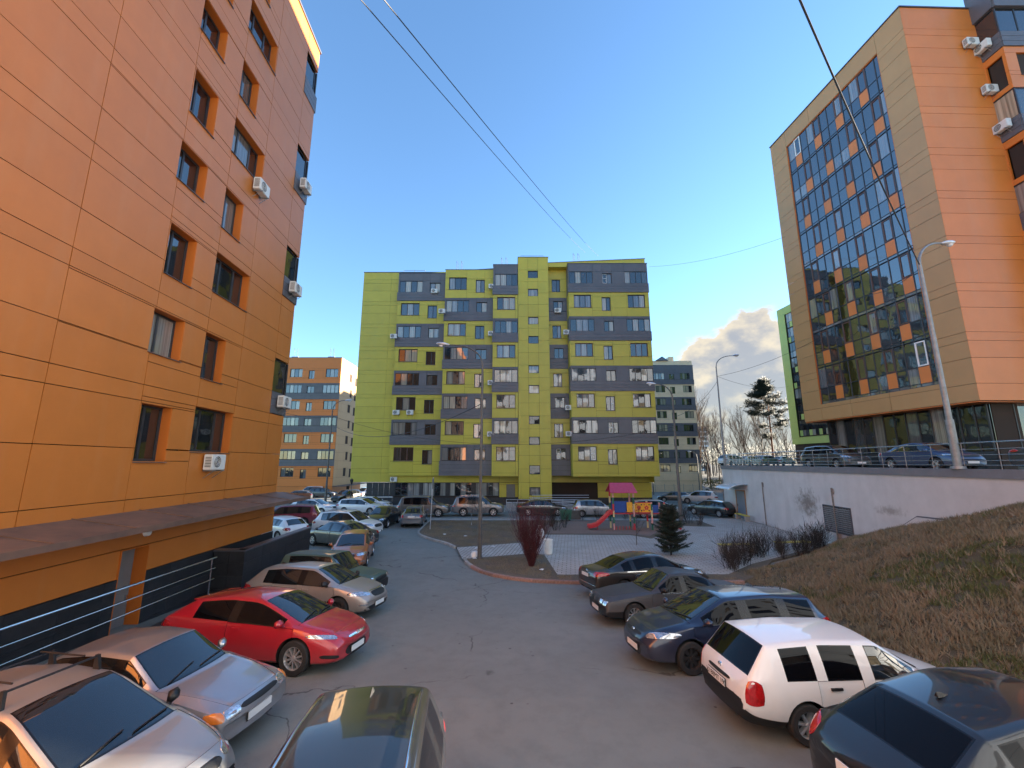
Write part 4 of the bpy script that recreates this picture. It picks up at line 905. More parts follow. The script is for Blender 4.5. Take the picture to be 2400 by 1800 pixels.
b = MB(); b.cyl((0, 0, 0), (0, 0, 2.7), .05, .035, 8); b.cyl((0, 0, 0), (0, 0, .5), .1, .06, 8); b.obj('pole', mt['pole_dark'], e, smooth=40)
b = MB(); b.cyl((0, 0, 2.7), (0, 0, 3.15), .08, .19, 6); b.cyl((0, 0, 3.15), (0, 0, 3.32), .22, .03, 6); b.obj('lantern', mt['black'], e)
# ---------------------------------------------------------------- cables
def cable(a, c, sag, label, r=.012, n=18):
    a, c = Vector(a), Vector(c); b = MB(); m = (a + c) / 2
    b.tube([a.lerp(c, k / n) - Vector((0, 0, sag * 4 * (k / n) * (1 - k / n))) - m for k in range(n + 1)], r, 5)
    return tag(b.obj('overhead_cable', mt['cable'], None, m, smooth=60), label, 'cable')
def at(u, v, Y): return PY(u, v, Y)
cable(lp2[1], at(1862, -30, 6.5), .25, 'thick twisted black cable running up from the terrace lamp post', .022)
cable(at(1402, 600, 51), at(868, -40, 6), .3, 'thin cable crossing the sky from the lime block roof', .012)
cable(at(1372, 592, 51), at(812, -40, 6), .3, 'second thin cable beside the one crossing the sky from the lime roof', .011)
cable(lp1[1] + V3(0, 0, -2.2), lp4[1] + V3(0, 0, -1.5), 1.6, 'sagging cable between the kerb corner lamp post and the dark post on its left', .018)
cable(lp4[1] + V3(0, 0, -.6), at(580, 930, 42), .8, 'cable from the dark lamp post to the left orange block', .018)
cable(lp4[1] + V3(0, 0, -.6), lp5[1] + V3(0, 0, -2.4), 2.2, 'long sagging cable in front of the lime block', .014)
cable(lp5[1] + V3(0, 0, -1.6), lp3[1] + V3(0, 0, -1.5), .6, 'cable from the playground lamp post toward the garage corner', .016)
cable(lp3[1] + V3(0, 0, -1), at(1960, 770, 30), .5, 'cable from the garage corner lamp post to the glazed orange block', .014)
cable(lp3[1] + V3(0, 0, -1), at(1850, 905, 60), .7, 'lower cable from the garage corner lamp post to the right', .014)
cable(lp2[1] + V3(0, 0, -.15), at(2035, 690, 27), .3, 'short cable from the terrace lamp post across the glass flank', .014)
cable(at(1522, 625, 49), at(1840, 555, 34), .6, 'faint cable from the lime block roof to the glazed orange block', .012)
# ---------------------------------------------------------------- playground
PG = empty('playground_set', (8.2, 32.2, .11), 0, 'colourful playground tower with pink roof, red slide and yellow panel', 'playground')
pc = dict(red=(.50, .03, .04), pink=(.42, .045, .10), yellow=(.72, .36, .02), blue=(.015, .06, .26), green=(.02, .13, .08), cream=(.62, .50, .25), rose=(.60, .28, .26))
for k, c in pc.items(): mt['pg_' + k] = M('play_' + k, c, .45, noise=(6, .12), coat=.2)
posts = [(-.75, 0, 2.75), (.75, 0, 2.75), (-.75, 1.1, 2.75), (.75, 1.1, 2.75), (2.05, 0, 1.95), (3.0, 0, 1.95), (2.05, 1.1, 1.95), (3.0, 1.1, 1.95)]
cyc = ['rose', 'green', 'cream', 'red', 'green', 'rose', 'cream', 'green']
for i, (x, y, h_) in enumerate(posts):
    n = int(h_ / .46); po = None
    for k in range(n + 1):
        z0, z1 = .46 * k, min(h_, .46 * (k + 1))
        if z1 - z0 < .05: continue
        b = MB(); b.box(-.055, .055, -.055, .055, z0, z1)
        o = b.obj('post' if po is None else 'post_segment', mt['pg_' + cyc[(i * 3 + k) % 8]], PG if po is None else po, (x, y, 0) if po is None else (0, 0, 0))
        po = po or o
def bx(name, x0, x1, y0, y1, z0, z1, c, parent=None):
    b = MB(); b.box(x0, x1, y0, y1, z0, z1); return b.obj(name, mt['pg_' + c], parent or PG)
bx('platform', -.7, .7, .05, 1.05, 1.10, 1.17, 'red'); bx('platform', 2.1, 2.95, .05, 1.05, 1.10, 1.17, 'red'); bx('bridge_deck', .8, 2.0, .15, .95, 1.08, 1.14, 'red')
bx('side_panel', -.66, .15, -.02, .02, 1.22, 2.0, 'blue'); bx('side_panel', .25, .66, .0, .03, 1.25, 1.95, 'yellow'); bx('side_panel', 2.15, 2.55, -.02, .02, 1.2, 1.75, 'blue'); bx('side_panel', -.66, .66, 1.08, 1.12, 1.22, 1.95, 'blue')
yp = bx('bridge_panel', .82, 1.98, -.03, .03, 1.22, 1.90, 'yellow')
for z in (1.20, 1.90): bx('panel_edge', .80, 2.0, -.045, .045, z, z + .05, 'red', yp)
for cx in (1.12, 1.68):
    for k in range(5):
        t = 2 * math.pi * k / 5 + .3; b = MB(); b.cyl((cx + .10 * math.cos(t), -.032, 1.56 + .10 * math.sin(t)), (cx + .10 * math.cos(t), -.042, 1.56 + .10 * math.sin(t)), .065, n=10); b.obj('flower_petal', mt['pg_red'], yp)
    for dx, dz in ((-.16, .22), (.18, -.2), (.2, .22), (-.2, -.18)):
        b = MB(); b.box(cx + dx - .045, cx + dx + .045, -.042, -.03, 1.56 + dz - .045, 1.56 + dz + .045); b.obj('square', mt['black' if dx > 0 else 'pg_red'], yp)
rf = MB()
for sg in (-1, 1): rf.add([(-1.0, .55 + sg * .85, 2.62), (1.0, .55 + sg * .85, 2.62), (.85, .55, 3.28), (-.85, .55, 3.28), (-1.0, .55 + sg * .85, 2.66), (1.0, .55 + sg * .85, 2.66), (.85, .55, 3.33), (-.85, .55, 3.33)], [(0, 1, 2, 3), (4, 5, 6, 7), (0, 1, 5, 4), (1, 2, 6, 5), (2, 3, 7, 6), (3, 0, 4, 7)])
rfo = rf.obj('roof', mt['pg_pink'], PG)
b = MB(); b.prism([(-.80, 0, 2.64), (-.80, 1.1, 2.64), (-.80, .55, 3.22)], (.04, 0, 0)); b.obj('gable', mt['pg_pink'], rfo)
b = MB(); b.prism([(.76, 0, 2.64), (.76, 1.1, 2.64), (.76, .55, 3.22)], (.04, 0, 0)); b.obj('gable', mt['pg_pink'], rfo)
# slide: a chute with raised sides curving down to the left
path = [(-.75, 1.14), (-1.0, 1.10), (-1.35, .78), (-1.7, .46), (-2.0, .24), (-2.35, .14), (-2.62, .13)]
b = MB(); vs_ = []
for x, z in path: vs_ += [(x, -.02, z + .24), (x, .02, z + .03), (x, .48, z + .03), (x, .52, z + .24), (x, .56, z + .24), (x, .54, z - .02), (x, -.04, z - .02), (x, -.06, z + .24)]
b.add(vs_, [(k * 8 + i, k * 8 + (i + 1) % 8, (k + 1) * 8 + (i + 1) % 8, (k + 1) * 8 + i) for k in range(len(path) - 1) for i in range(8)] + [tuple(range(8)), tuple(range(len(vs_) - 8, len(vs_)))])
sl = b.obj('slide', mt['pg_red'], PG, smooth=35)
b = MB(); b.cyl((-1.9, .25, 0), (-1.9, .25, .28), .03, n=8); b.obj('slide_leg', mt['pg_red'], sl)
for k in range(7): bx('step', 2.95 + .16 * k, 3.16 + .16 * k, .15, .95, 1.02 - .15 * k, 1.06 - .15 * k, 'rose')
for y in (.12, .94):
    b = MB(); b.prism([(3.0, y, 1.1), (3.0, y, 1.0), (4.15, y, -.02), (4.25, y, .08)], (0, .05, 0)); b.obj('stringer', mt['pg_red'], PG)
for k in range(6): bx('fence_bar', -.6 + .24 * k, -.56 + .24 * k, -.03, .01, .02, .28, 'red')
# ---------------------------------------------------------------- benches, bin, bag, container
def bench(p, rz, label, L_=1.9):
    e = empty('bench', p, rz, label, 'bench')
    for k in range(4): b = MB(); b.box(-L_ / 2, L_ / 2, -.20 + .105 * k, -.11 + .105 * k, .43, .47); b.obj('slat', mt['timber'], e)
    for s in (-1, 1): b = MB(); b.box(s * (L_ / 2 - .15) - .12, s * (L_ / 2 - .15) + .12, -.2, .2, 0, .43); b.obj('leg', mt['concrete'], e)
    return e
bench((12.2, 24.2, .11), R(5), 'yellow slatted bench among bare twigs behind the dark saloon'); bench((15.7, 24.9, .11), R(8), 'yellow slatted bench where the grass bank meets the bare hedge', 2.0)
q, _ = z7(318, 690); pb = wg_.P(q, .11, .55) + GA.location; bench((pb.x, pb.y, .11), wg_.a, 'yellow bench on concrete blocks against the white garage wall', 2.1)
e = empty('concrete_litter_bin', (1.95, 24.0, .11), 0, 'white round concrete litter bin beside the paved plaza', 'litter bin')
b = MB(); b.lathe([(.001, 0), (.21, 0), (.235, .08), (.25, .7), (.25, .74), (.21, .745), (.19, .6), (.001, .58)], 24); b.obj('bin_body', mt['white'], e, smooth=40)
b = MB(); b.lathe([(.24, .0), (.262, .01), (.262, .05), (.24, .06)], 24, c=(0, 0, .69)); b.obj('bin_rim', mt['white'], e, smooth=40)
mt['sack'] = M('white_sack', (.66, .65, .62), .6, bump=(14, .6, .04))
e = empty('rubbish_sack', (1.80, 28.9, .11), 0, 'tied white rubbish sack standing on the plaza by bushes', 'sack')
b = MB(); n = 16; prof = [(.001, 0), (.22, .02), (.27, .2), (.26, .42), (.20, .58), (.06, .66), (.05, .70), (.12, .78), (.001, .76)]; b.lathe(prof, n); me = b.mesh('sack_body', mt['sack'], 60)
for v in me.vertices:
    f = 1 + .14 * math.sin(5 * math.atan2(v.co.y, v.co.x) + v.co.z * 6) + random.uniform(-.05, .05); v.co.x *= f; v.co.y *= f
link('sack_body', me, e); b = MB(); b.lathe([(.06, .65), (.075, .67), (.06, .70)], 12); b.obj('tie', mt['pg_cream'], e)
mt['bin_green'] = M('green_plastic', (.03, .14, .09), .5)
e = empty('green_waste_bin', (4.55, 37.2, .11), R(5), 'small green waste container on wheels near the black saloon', 'waste bin')
b = MB(); b.add([(-.38, -.26, .12), (.38, -.26, .12), (.38, .26, .12), (-.38, .26, .12), (-.46, -.33, .85), (.46, -.33, .85), (.46, .33, .85), (-.46, .33, .85)], [(0, 3, 2, 1), (4, 5, 6, 7), (0, 1, 5, 4), (1, 2, 6, 5), (2, 3, 7, 6), (3, 0, 4, 7)]); b.obj('container', mt['bin_green'], e)
b = MB(); b.box(-.48, .48, -.35, .35, .85, .9); b.obj('lid', mt['bin_green'], e)
for x in (-.3, .3):
    for y in (-.2, .2): b = MB(); b.cyl((x - .03, y, .07), (x + .03, y, .07), .07, n=10); b.obj('wheel', mt['black'], e)
e = empty('entrance_ramp_railing', (4, 46.2, .1), 0, 'pale metal ramp railing in front of the lime block entrance', 'railing')
for (x0, z0, x1, z1, y) in [(-4.6, .95, 3.9, .95, .6), (-4.6, .65, 3.9, .65, .6), (-4.6, .38, 3.9, .38, .6), (-2.2, 1.2, 5.0, .55, -.2), (-2.2, .95, 5.0, .30, -.2), (-1.8, 1.35, 4.4, 1.35, 1.4), (-1.8, 1.1, 4.4, 1.1, 1.4)]:
    b = MB(); b.cyl((x0, y, z0), (x1, y, z1), .028, n=6); b.obj('bar', mt['lamp_head'], e)
for k in range(8): b = MB(); b.cyl((-4.6 + 1.21 * k, .6, 0), (-4.6 + 1.21 * k, .6, .98), .025, n=6); b.obj('post', mt['lamp_head'], e)
b = MB(); b.prism([(-4.6, 0.2, 0), (4.6, .2, 0), (4.6, .2, .15), (-1.5, .2, .6), (-4.6, .2, .6)], (0, 1.6, 0)); b.obj('ramp', mt['concrete'], e)
b = MB(); b.box(-.42, .42, -.1, .1, 0, .75); tag(b.obj('garden_board', mt['pole_dark'], None, (5.5, 38.0, .1)), 'dark board standing behind the green waste container', 'board')
# low metal fence and hedge beyond the road
e = empty('mesh_fence', (33, 78, -1), 0, 'light metal mesh fence around the far car park by the beige block', 'fence')
for k in range(12):
    b = MB(); x = -9 + 1.7 * k
    b.cyl((x, 0, 0), (x, 0, 2.2), .04, n=5); b.obj('post', mt['galv'], e)
    b = MB()
    for j in range(9): b.cyl((x + .1 + .17 * j, 0, .15), (x + .1 + .17 * j, 0, 2.0), .012, n=4)
    for z in (.15, 1.1, 2.0): b.cyl((x + .05, 0, z), (x + 1.65, 0, z), .015, n=4)
    tag(b.obj('mesh_panel', mt['galv'], e), kind='stuff')
# litter on the lawn
for i, (x, y) in enumerate([(-3.1, 29.5), (-4.6, 30.2), (-1.1, 25.9), (-2.0, 25.4), (1.35, 20.5), (-1.9, 22.8)]):
    b = MB(); b.add([(-.12, -.08, .01), (.10, -.1, .03), (.13, .07, .015), (-.06, .11, .04), (0, 0, .06)], [(0, 1, 4), (1, 2, 4), (2, 3, 4), (3, 0, 4)]); o = b.obj('paper_scrap', mt['white'], None, (x, y, .11), i * 1.1); tag(o, 'crumpled white paper scrap lying on the bare lawn', 'litter', 'paper scraps on the lawn')
b = MB(); b.lathe([(.20, 0), (.20, .14), (.15, .26), (.001, .30)], 14); o = b.obj('concrete_hemisphere', mt['white'], None, (-1.95, 23.25, .10), smooth=50); tag(o, 'white concrete dome bollard at the foot of the lamp post', 'bollard')
# manhole cover
e = empty('manhole_cover', (3.3, 6.75, .504), 0, 'round iron manhole cover in the asphalt by the white wagon', 'manhole cover')
b = MB(); b.lathe([(.001, .012), (.31, .012), (.315, .004), (.33, .004), (.33, .014), (.38, .012), (.385, 0)], 32); b.obj('lid', mt['pole_dark'], e, smooth=30)
# ---------------------------------------------------------------- plants
import numpy as np
rng = np.random.default_rng(5)
def raw_mesh(name, V, F, mat):
    V = np.asarray(V, dtype=np.float32); F = np.asarray(F, dtype=np.int32); me = bpy.data.meshes.new(name)
    me.vertices.add(len(V)); me.vertices.foreach_set('co', V.ravel()); k = F.shape[1]
    me.loops.add(F.size); me.loops.foreach_set('vertex_index', F.ravel()); me.polygons.add(len(F)); me.polygons.foreach_set('loop_start', np.arange(0, F.size, k)); me.polygons.foreach_set('loop_total', np.full(len(F), k))
    me.materials.append(mat); me.update(calc_edges=True); me.validate(); return me
def leafy(name, a, c, c3, s=1.5):
    m = M(name, a, .8, noise=(s, .3, c), spec=.2); return m
mt['straw'] = surface('dead_grass', (.285, .23, .16), (.19, .168, .105), (.15, .118, .082), .9, .9, 5, 40, .0)
mt['twig'] = M('grey_twig', (.040, .030, .025), .9, noise=(3, .25)); mt['redtwig'] = M('red_twig', (.10, .022, .026), .8, noise=(3, .3)); mt['bark'] = M('bark', (.05, .038, .03), .9, noise=(4, .3), bump=(15, .5, .02))
mt['pinebark'] = M('pine_bark', (.13, .06, .03), .9, noise=(4, .3)); mt['needle'] = M('pine_needles', (.018, .030, .013), .7, noise=(1.5, .4)); mt['spruce'] = M('spruce_needles', (.022, .030, .016), .75, noise=(4, .45))
def grass(name, pts, hgt, mat, label_kind='stuff', lean=.5):
    n = len(pts); P_ = np.asarray(pts); a = rng.uniform(0, 2 * np.pi, n); h_ = hgt * rng.uniform(.5, 1.25, n); w = .010 + .012 * rng.random(n)
    dx, dy = np.cos(a), np.sin(a); la = rng.uniform(0, 2 * np.pi, n); ll = rng.uniform(.1, 1, n) * lean * 2
    V = np.empty((n, 3, 3)); V[:, 0] = P_ + np.stack([dx * w, dy * w, np.zeros(n) - .02], 1); V[:, 1] = P_ - np.stack([dx * w, dy * w, np.zeros(n) + .02], 1)
    V[:, 2] = P_ + np.stack([np.cos(la) * h_ * ll, np.sin(la) * h_ * ll, h_ * np.sqrt(np.maximum(.05, 1 - (ll * .8) ** 2))], 1)
    return tag(link(name, raw_mesh(name, V.reshape(-1, 3), np.arange(n * 3).reshape(-1, 3), mat)), kind=label_kind)
mt['green_grass'] = surface('green_grass', (.115, .135, .048), (.085, .11, .040), (.14, .13, .065), .9, .9, 5, 40, .0)
sp_, gp_ = [], []
for _ in range(19000):
    y = random.uniform(2, 26.4) if random.random() < .7 else random.uniform(5, 17); a, c = xf(y), wlx(y); x = random.uniform(a, c)
    nz_ = mathutils.noise.noise(Vector((x * .35, y * .35, 2))) + .5 * mathutils.noise.noise(Vector((x * 1.3, y * 1.3, 7)))
    if mathutils.noise.noise(Vector((x * 2.4, y * 2.4, 9))) < -.28: continue
    z = bank(x, y); tgt = gp_ if nz_ > .16 and random.random() < .75 else sp_
    for k in range(random.randint(6, 13)): tgt.append((x + random.gauss(0, .05), y + random.gauss(0, .05), z + .01))
tag(grass('bank_grass', sp_, .19, mt['straw'], lean=.66), 'matted dead grass covering the bank', 'grass')
tag(grass('bank_green_grass', gp_, .15, mt['green_grass'], lean=.6), 'dull green grass patches on the bank', 'grass')
def in_poly(x, y, P):
    r = False; j = len(P) - 1
    for i in range(len(P)):
        if (P[i][1] > y) != (P[j][1] > y) and x < (P[j][0] - P[i][0]) * (y - P[i][1]) / (P[j][1] - P[i][1]) + P[i][0]: r = not r
        j = i
    return r
L1 = [(-6.6, 37.5), (-6.4, 31), (-4, 27.5), (-2.9, 26), (.4, 27.4), (1.3, 30.2), (2.4, 34), (4.5, 37.4)]; L2 = [(-2.3, 22.4), (-1.4, 20.8), (1.5, 19), (1.8, 19.6), (1.6, 23.7), (.7, 23.9)]; L3 = [(1.9, 19.5), (9.4, 19.5), (9.6, 18.8), (2, 18.8)]
pts = []
while len(pts) < 48000:
    x, y = random.uniform(-7, 10), random.uniform(18.8, 37.5)
    if any(in_poly(x, y, q) for q in (L1, L2, L3)) and mathutils.noise.noise(Vector((x * .9, y * .9, 3))) + random.random() * .7 > .2: pts.append((x, y, .105))
tag(grass('lawn_grass', pts, .05, mt['straw'], lean=.7), 'sparse dead grass on the lawn', 'grass')
class Tw:
    def __init__(s): s.V = []; s.F = []
    def seg(s, a, b, r0, r1, n=3):
        d = (b - a).normalized(); u = d.orthogonal().normalized(); w = d.cross(u); k = len(s.V)
        for p, r in ((a, r0), (b, r1)):
            for i in range(n): t = 2 * math.pi * i / n; s.V.append(tuple(p + u * (r * math.cos(t)) + w * (r * math.sin(t))))
        for i in range(n): s.F.append((k + i, k + (i + 1) % n, k + n + (i + 1) % n, k + n + i))
    def mesh(s, name, mat): return raw_mesh(name, s.V, s.F, mat)
def grow(T, p, d, L_, r, lv, spread, up=.15, n=3, kids=(2, 4), segs=3, mind=.004, tips=None):
    q = p
    for k in range(segs):
        d = (d + Vector((random.gauss(0, .12), random.gauss(0, .12), random.gauss(0, .08) + up * .3))).normalized(); q2 = q + d * (L_ / segs)
        T.seg(q, q2, max(mind, r * (1 - .6 * k / segs)), max(mind, r * (1 - .6 * (k + 1) / segs)), n if r > .02 else 3)
        if lv > 0 and k >= (0 if lv < 3 else 1):
            for _ in range(random.randint(*kids)):
                dd = (d + Vector((random.gauss(0, spread), random.gauss(0, spread), random.gauss(up, spread * .5)))).normalized()
                grow(T, q.lerp(q2, random.random()), dd, L_ * random.uniform(.45, .7), r * .5, lv - 1, spread, up, n, kids, max(2, segs - 1), mind, tips)
        q = q2
    if tips is not None and lv == 0: tips.append((q, d))
def bush_mesh(name, n, h_, rad, mat, lv=2, r=.009, spread=.45):
    T = Tw()
    for i in range(n):
        a = random.uniform(0, 6.28); rr = rad * random.random() * .35; d = Vector((math.cos(a) * .35, math.sin(a) * .35, 1)).normalized()
        grow(T, Vector((math.cos(a) * rr, math.sin(a) * rr, 0)), d, h_ * random.uniform(.6, 1), r, lv, spread, .25, 3, (1, 2), 3, .0035)
    return T.mesh(name, mat)
random.seed(21)
bm_ = [bush_mesh('bush_twigs', 13, 1.0, .7, mt['twig']) for _ in range(3)]; rb_ = bush_mesh('bush_twigs', 90, 1.75, .35, mt['redtwig'], 2, .011, .20)
def bush(me, p, s, label, group=None, rz=0.0, cat='bush'):
    e = empty('bare_bush', p, rz, label, cat, group); o = link('twigs', me, e); o.scale = (s[0], s[0], s[1]); return e
bush(rb_, (.92, 21.2, .1), (1, 1.18), 'dense upright dark red bush on the lawn corner')
gb = 'bare twig bushes round the plaza'
for i, (x, y, s, z) in enumerate([(2.2, 31.2, 1.1, 1.4), (3.2, 32.0, 1.15, 1.35), (2.9, 33.8, 1.1, 1.3), (4.0, 33.4, 1, 1.2), (2.0, 33.0, 1.0, 1.3)]): bush(bm_[i % 3], (x, y, .1), (s, z), 'brown leafless bush in the clump beside the sandpit', 'leafless bushes beside the sandpit', i * 1.3)
for i in range(24):
    t = i / 23; x = 9.7 + 8.6 * t + random.uniform(-.3, .3); y = 20.2 + 5.4 * t + random.uniform(-.2, 1.3)
    bush(bm_[i % 3], (x, y, .08), (random.uniform(.85, 1.5), random.uniform(.7, 1.25)), 'leafless twiggy bush in the hedge along the foot of the bank', 'leafless hedge bushes along the bank', i * 2.1)
for i, (x, y) in enumerate([(13.6, 35.2), (14.3, 35.6), (14.6, 34.6), (13.0, 36)]): bush(bm_[i % 3], (x, y, .1), (1.1, 1.3), 'leafless bush round the playground lamp post', 'leafless bushes round the playground lamp post', i)
for i, (x, y, h_) in enumerate([(-3.2, 34.8, 1.2), (-2.3, 32.2, 1.0), (7.4, 26.4, 1.0), (.6, 33.5, .9)]):
    T = Tw(); grow(T, Vector((0, 0, 0)), Vector((0, 0, 1)), h_ * 1.6, .02, 3, .45, .12, 4, (2, 3), 3, .004)
    e = empty('young_tree', (x, y, .1), 0, ['thin white stemmed sapling near the grey saloon', 'drooping bare sapling in the middle of the lawn', 'spindly sapling on the plaza in front of the playground', 'thin sapling with a stake at the back of the lawn'][i], 'sapling'); link('branches', T.mesh('branches', mt['twig']), e)
    b = MB(); b.cyl((0, 0, 0), (.02, 0, .9), .022, .016, 8); b.obj('trunk', mt['white'] if i < 2 else mt['bark'], e)
for i, (x, y) in enumerate([(6.0, 37.6), (7.4, 37.9), (8.3, 37.7), (9.8, 38.0)]): bush(bm_[i % 3], (x, y, .1), (.7, .9), 'low leafless bush along the footway before the silver hatchback', 'low leafless bushes along the footway', i)
# conifer by the plaza
T = Tw(); V = []; F = []
def tuft(p, d, L_, n=9, w=.010):
    for k in range(n):
        dd = (d + Vector((random.gauss(0, .5), random.gauss(0, .5), random.gauss(0, .5)))).normalized(); s_ = dd.orthogonal().normalized() * w * random.uniform(.6, 1.6)
        q = p + d * random.uniform(0, L_); k0 = len(V); V.extend([tuple(q + s_), tuple(q - s_), tuple(q + dd * L_ * random.uniform(.5, 1.1))]); F.append((k0, k0 + 1, k0 + 2))
for i in range(150):
    z = .10 + 2.35 * (i / 150); rr = .72 * (1 - z / 2.75) ** .8 + .14; a = i * 2.399; d = Vector((math.cos(a), math.sin(a), random.uniform(.05, .6))).normalized(); L_ = rr * random.choice((.45, .7, .9, 1.0, 1.15, 1.35)) * random.uniform(.85, 1.1)
    p0 = Vector((0, 0, z)); T.seg(p0, p0 + d * L_, .012, .004)
    for k in range(7):
        t = .25 + .75 * k / 6; q = p0 + d * (L_ * t)
        for sg in (-1, 1): tuft(q, (d + Vector((-d.y, d.x, 0)) * sg * .8 + Vector((0, 0, random.uniform(-.1, .3)))).normalized(), .17, 8)
        tuft(q, d, .16, 5)
e = empty('young_spruce', (8.45, 23.7, .1), 0, 'dark green young spruce standing between plaza and bare hedge', 'tree'); link('branches', T.mesh('branches', mt['bark']), e); link('crown', raw_mesh('crown', V, F, mt['spruce']), e)
b = MB(); b.cyl((0, 0, 0), (0, 0, 2.45), .05, .01, 8); b.obj('trunk', mt['bark'], e)
# far bare trees, pine, wood edge
def bare_tree(h_, seed, birch=False):
    random.seed(seed); T = Tw(); grow(T, Vector((0, 0, 0)), Vector((0, 0, 1)), h_ * .8, h_ * .013, 4, .38, .28, 6, (1, 3), 4, .013); return T.mesh('branches', mt['twig'])
bt = [bare_tree(13, s) for s in (1, 2, 3, 5)]
tl = [(1640, 1072, 105, 1.0), (1660, 1070, 112, 1.1), (1682, 1070, 118, .9), (1722, 1068, 125, .95), (1745, 1068, 100, .8), (1762, 1068, 118, .9), (1782, 1068, 112, 1.0), (1835, 1068, 105, .9), (1850, 1068, 118, 1.0), (1700, 1068, 140, 1.0), (1630, 1072, 130, 1.2), (1770, 1068, 135, 1.1), (1795, 1068, 128, 1.0), (1655, 1072, 125, 1.15)]
for i, (u, v, Y, s) in enumerate(tl):
    p = PY(u, v, Y); e = empty('bare_tree', (p.x, p.y, 2.5), i * 1.7, 'tall leafless tree standing behind the terrace parking', 'tree', 'leafless trees behind the terrace parking')
    o = link('branches', bt[i % 4], e); o.scale = (s, s, s); b = MB(); b.cyl((0, 0, -4), (0, 0, 2), .17 * s, .14 * s, 8); b.obj('trunk', mt['bark'], e)
random.seed(33); V = []; F = []; T = Tw()
for z, rr, n in ((6.0, 2.4, 2), (8.5, 3.4, 4), (10.5, 4.6, 6), (12.5, 4.3, 8), (14.3, 3.9, 9), (16, 3.1, 8), (17.6, 2.0, 7), (18.6, 1.1, 5)):
    for k in range(n):
        a = random.uniform(0, 6.28); L_ = rr * random.uniform(.45, 1.05); d = Vector((math.cos(a), math.sin(a), random.uniform(.05, .45))).normalized(); p0 = Vector((0, 0, z + random.uniform(-.8, .8))); T.seg(p0, p0 + d * L_, .07, .02)
        for j in range(13):
            q = p0 + d * (L_ * random.uniform(.68, 1.12)) + Vector((random.gauss(0, .38), random.gauss(0, .38), random.gauss(.1, .25)))
            for _ in range(5): tuft(q + Vector((random.gauss(0, .25), random.gauss(0, .25), random.gauss(0, .15))), Vector((random.gauss(0, .6), random.gauss(0, .6), .5)).normalized(), .62, 10, .055)
p = PY(1811, 1060, 98); e = empty('pine_tree', (p.x, p.y, 4.5), 0, 'tall pine with a ragged dark crown beside the green glazed block', 'tree'); link('branches', T.mesh('branches', mt['pinebark']), e); link('crown', raw_mesh('crown', V, F, mt['needle']), e)
b = MB(); b.cyl((0, 0, -.5), (.2, 0, 19), .26, .06, 10); b.obj('trunk', mt['pinebark'], e, smooth=40)
random.seed(8); V = []; F = []; T = Tw()
for i in range(420):
    x = random.uniform(70, 190); y = random.uniform(150, 215); h_ = random.uniform(7, 15); p0 = Vector((x, y, 0)); T.seg(p0, p0 + Vector((random.gauss(0, .5), 0, h_)), .16, .03)
    for k in range(12): q = p0 + Vector((0, 0, h_ * random.uniform(.35, .95))); T.seg(q, q + Vector((random.gauss(0, 1.3), random.gauss(0, 1), random.uniform(.4, 2.6))), .04, .012)
    if random.random() < .3:
        for k in range(60): tuft(p0 + Vector((random.gauss(0, 1.2), random.gauss(0, 1.2), h_ * random.uniform(.35, .85))), Vector((0, 0, 1)), .9, 3, .12)
tag(link('far_wood', T.mesh('far_wood', mt['twig'])), 'brown leafless wood edge on the horizon', 'wood', kind='stuff'); tag(link('far_conifers', raw_mesh('far_conifers', V, F, mt['needle'])), 'dark conifers within the far wood', 'wood', kind='stuff')
V = []; F = []
for i in range(2600):
    p0 = Vector((random.uniform(38, 62), 105 + random.uniform(-.6, .6), random.uniform(-1.3, .9))); tuft(p0, Vector((random.gauss(0, 1), -1, random.gauss(0, 1))).normalized(), .35, 3, .07)
mt['hedge'] = M('hedge_leaves', (.04, .075, .02), .7, noise=(2, .4)); tag(link('clipped_hedge', raw_mesh('clipped_hedge', V, F, mt['hedge'])), 'green hedge strip beyond the far car park', 'hedge', kind='stuff')
# ---------------------------------------------------------------- cars
mt['tyre'] = M('tyre_rubber', (.018, .018, .019), .85, noise=(9, .3))
mt['rim'] = M('alloy_rim', (.62, .62, .63), .34, metal=.75)
mt['rim_dark'] = M('dark_steel_rim', (.035, .035, .037), .5, metal=.4)
mt['cap'] = M('plastic_wheel_cover', (.38, .38, .39), .4, metal=.5)
mt['glass'] = M('car_glass', (.010, .012, .013), .015, ior=1.95)
mt['tint'] = M('tinted_car_glass', (.003, .003, .004), .03, ior=1.3)
mt['seal'] = M('rubber_seal', (.006, .006, .007), .22)
mt['chrome'] = M('chrome_trim', (.75, .75, .76), .12, metal=1)
mt['lens'] = M('headlamp_lens', (.55, .57, .60), .06, metal=.75, coat=1, coat_r=.02, noise=(16, .55))
mt['red_lens'] = M('tail_lamp_lens', (.33, .008, .010), .12, coat=1, coat_r=.02, noise=(18, .35))
mt['amber'] = M('amber_lens', (.62, .20, .03), .15, coat=1)
mt['plate'] = M('number_plate', (.70, .70, .69), .5)
mt['under'] = M('underbody', (.012, .012, .012), .9)
def pw(keys, x):
    if x <= keys[0][0]: return keys[0][1]
    for (a, p), (b, q) in zip(keys, keys[1:]):
        if x <= b: return p + (q - p) * (x - a) / (b - a)
    return keys[-1][1]
BODY = {}
def inset_ring(me, thick, depth, mat2):
    bm = bmesh.new(); bm.from_mesh(me)
    bmesh.ops.remove_doubles(bm, verts=bm.verts, dist=1e-4)
    r = bmesh.ops.inset_region(bm, faces=bm.faces[:], thickness=thick, depth=depth, use_even_offset=True, use_boundary=True)
    for f in r['faces']: f.material_index = 1
    bm.to_mesh(me); bm.free(); me.materials.append(mat2)
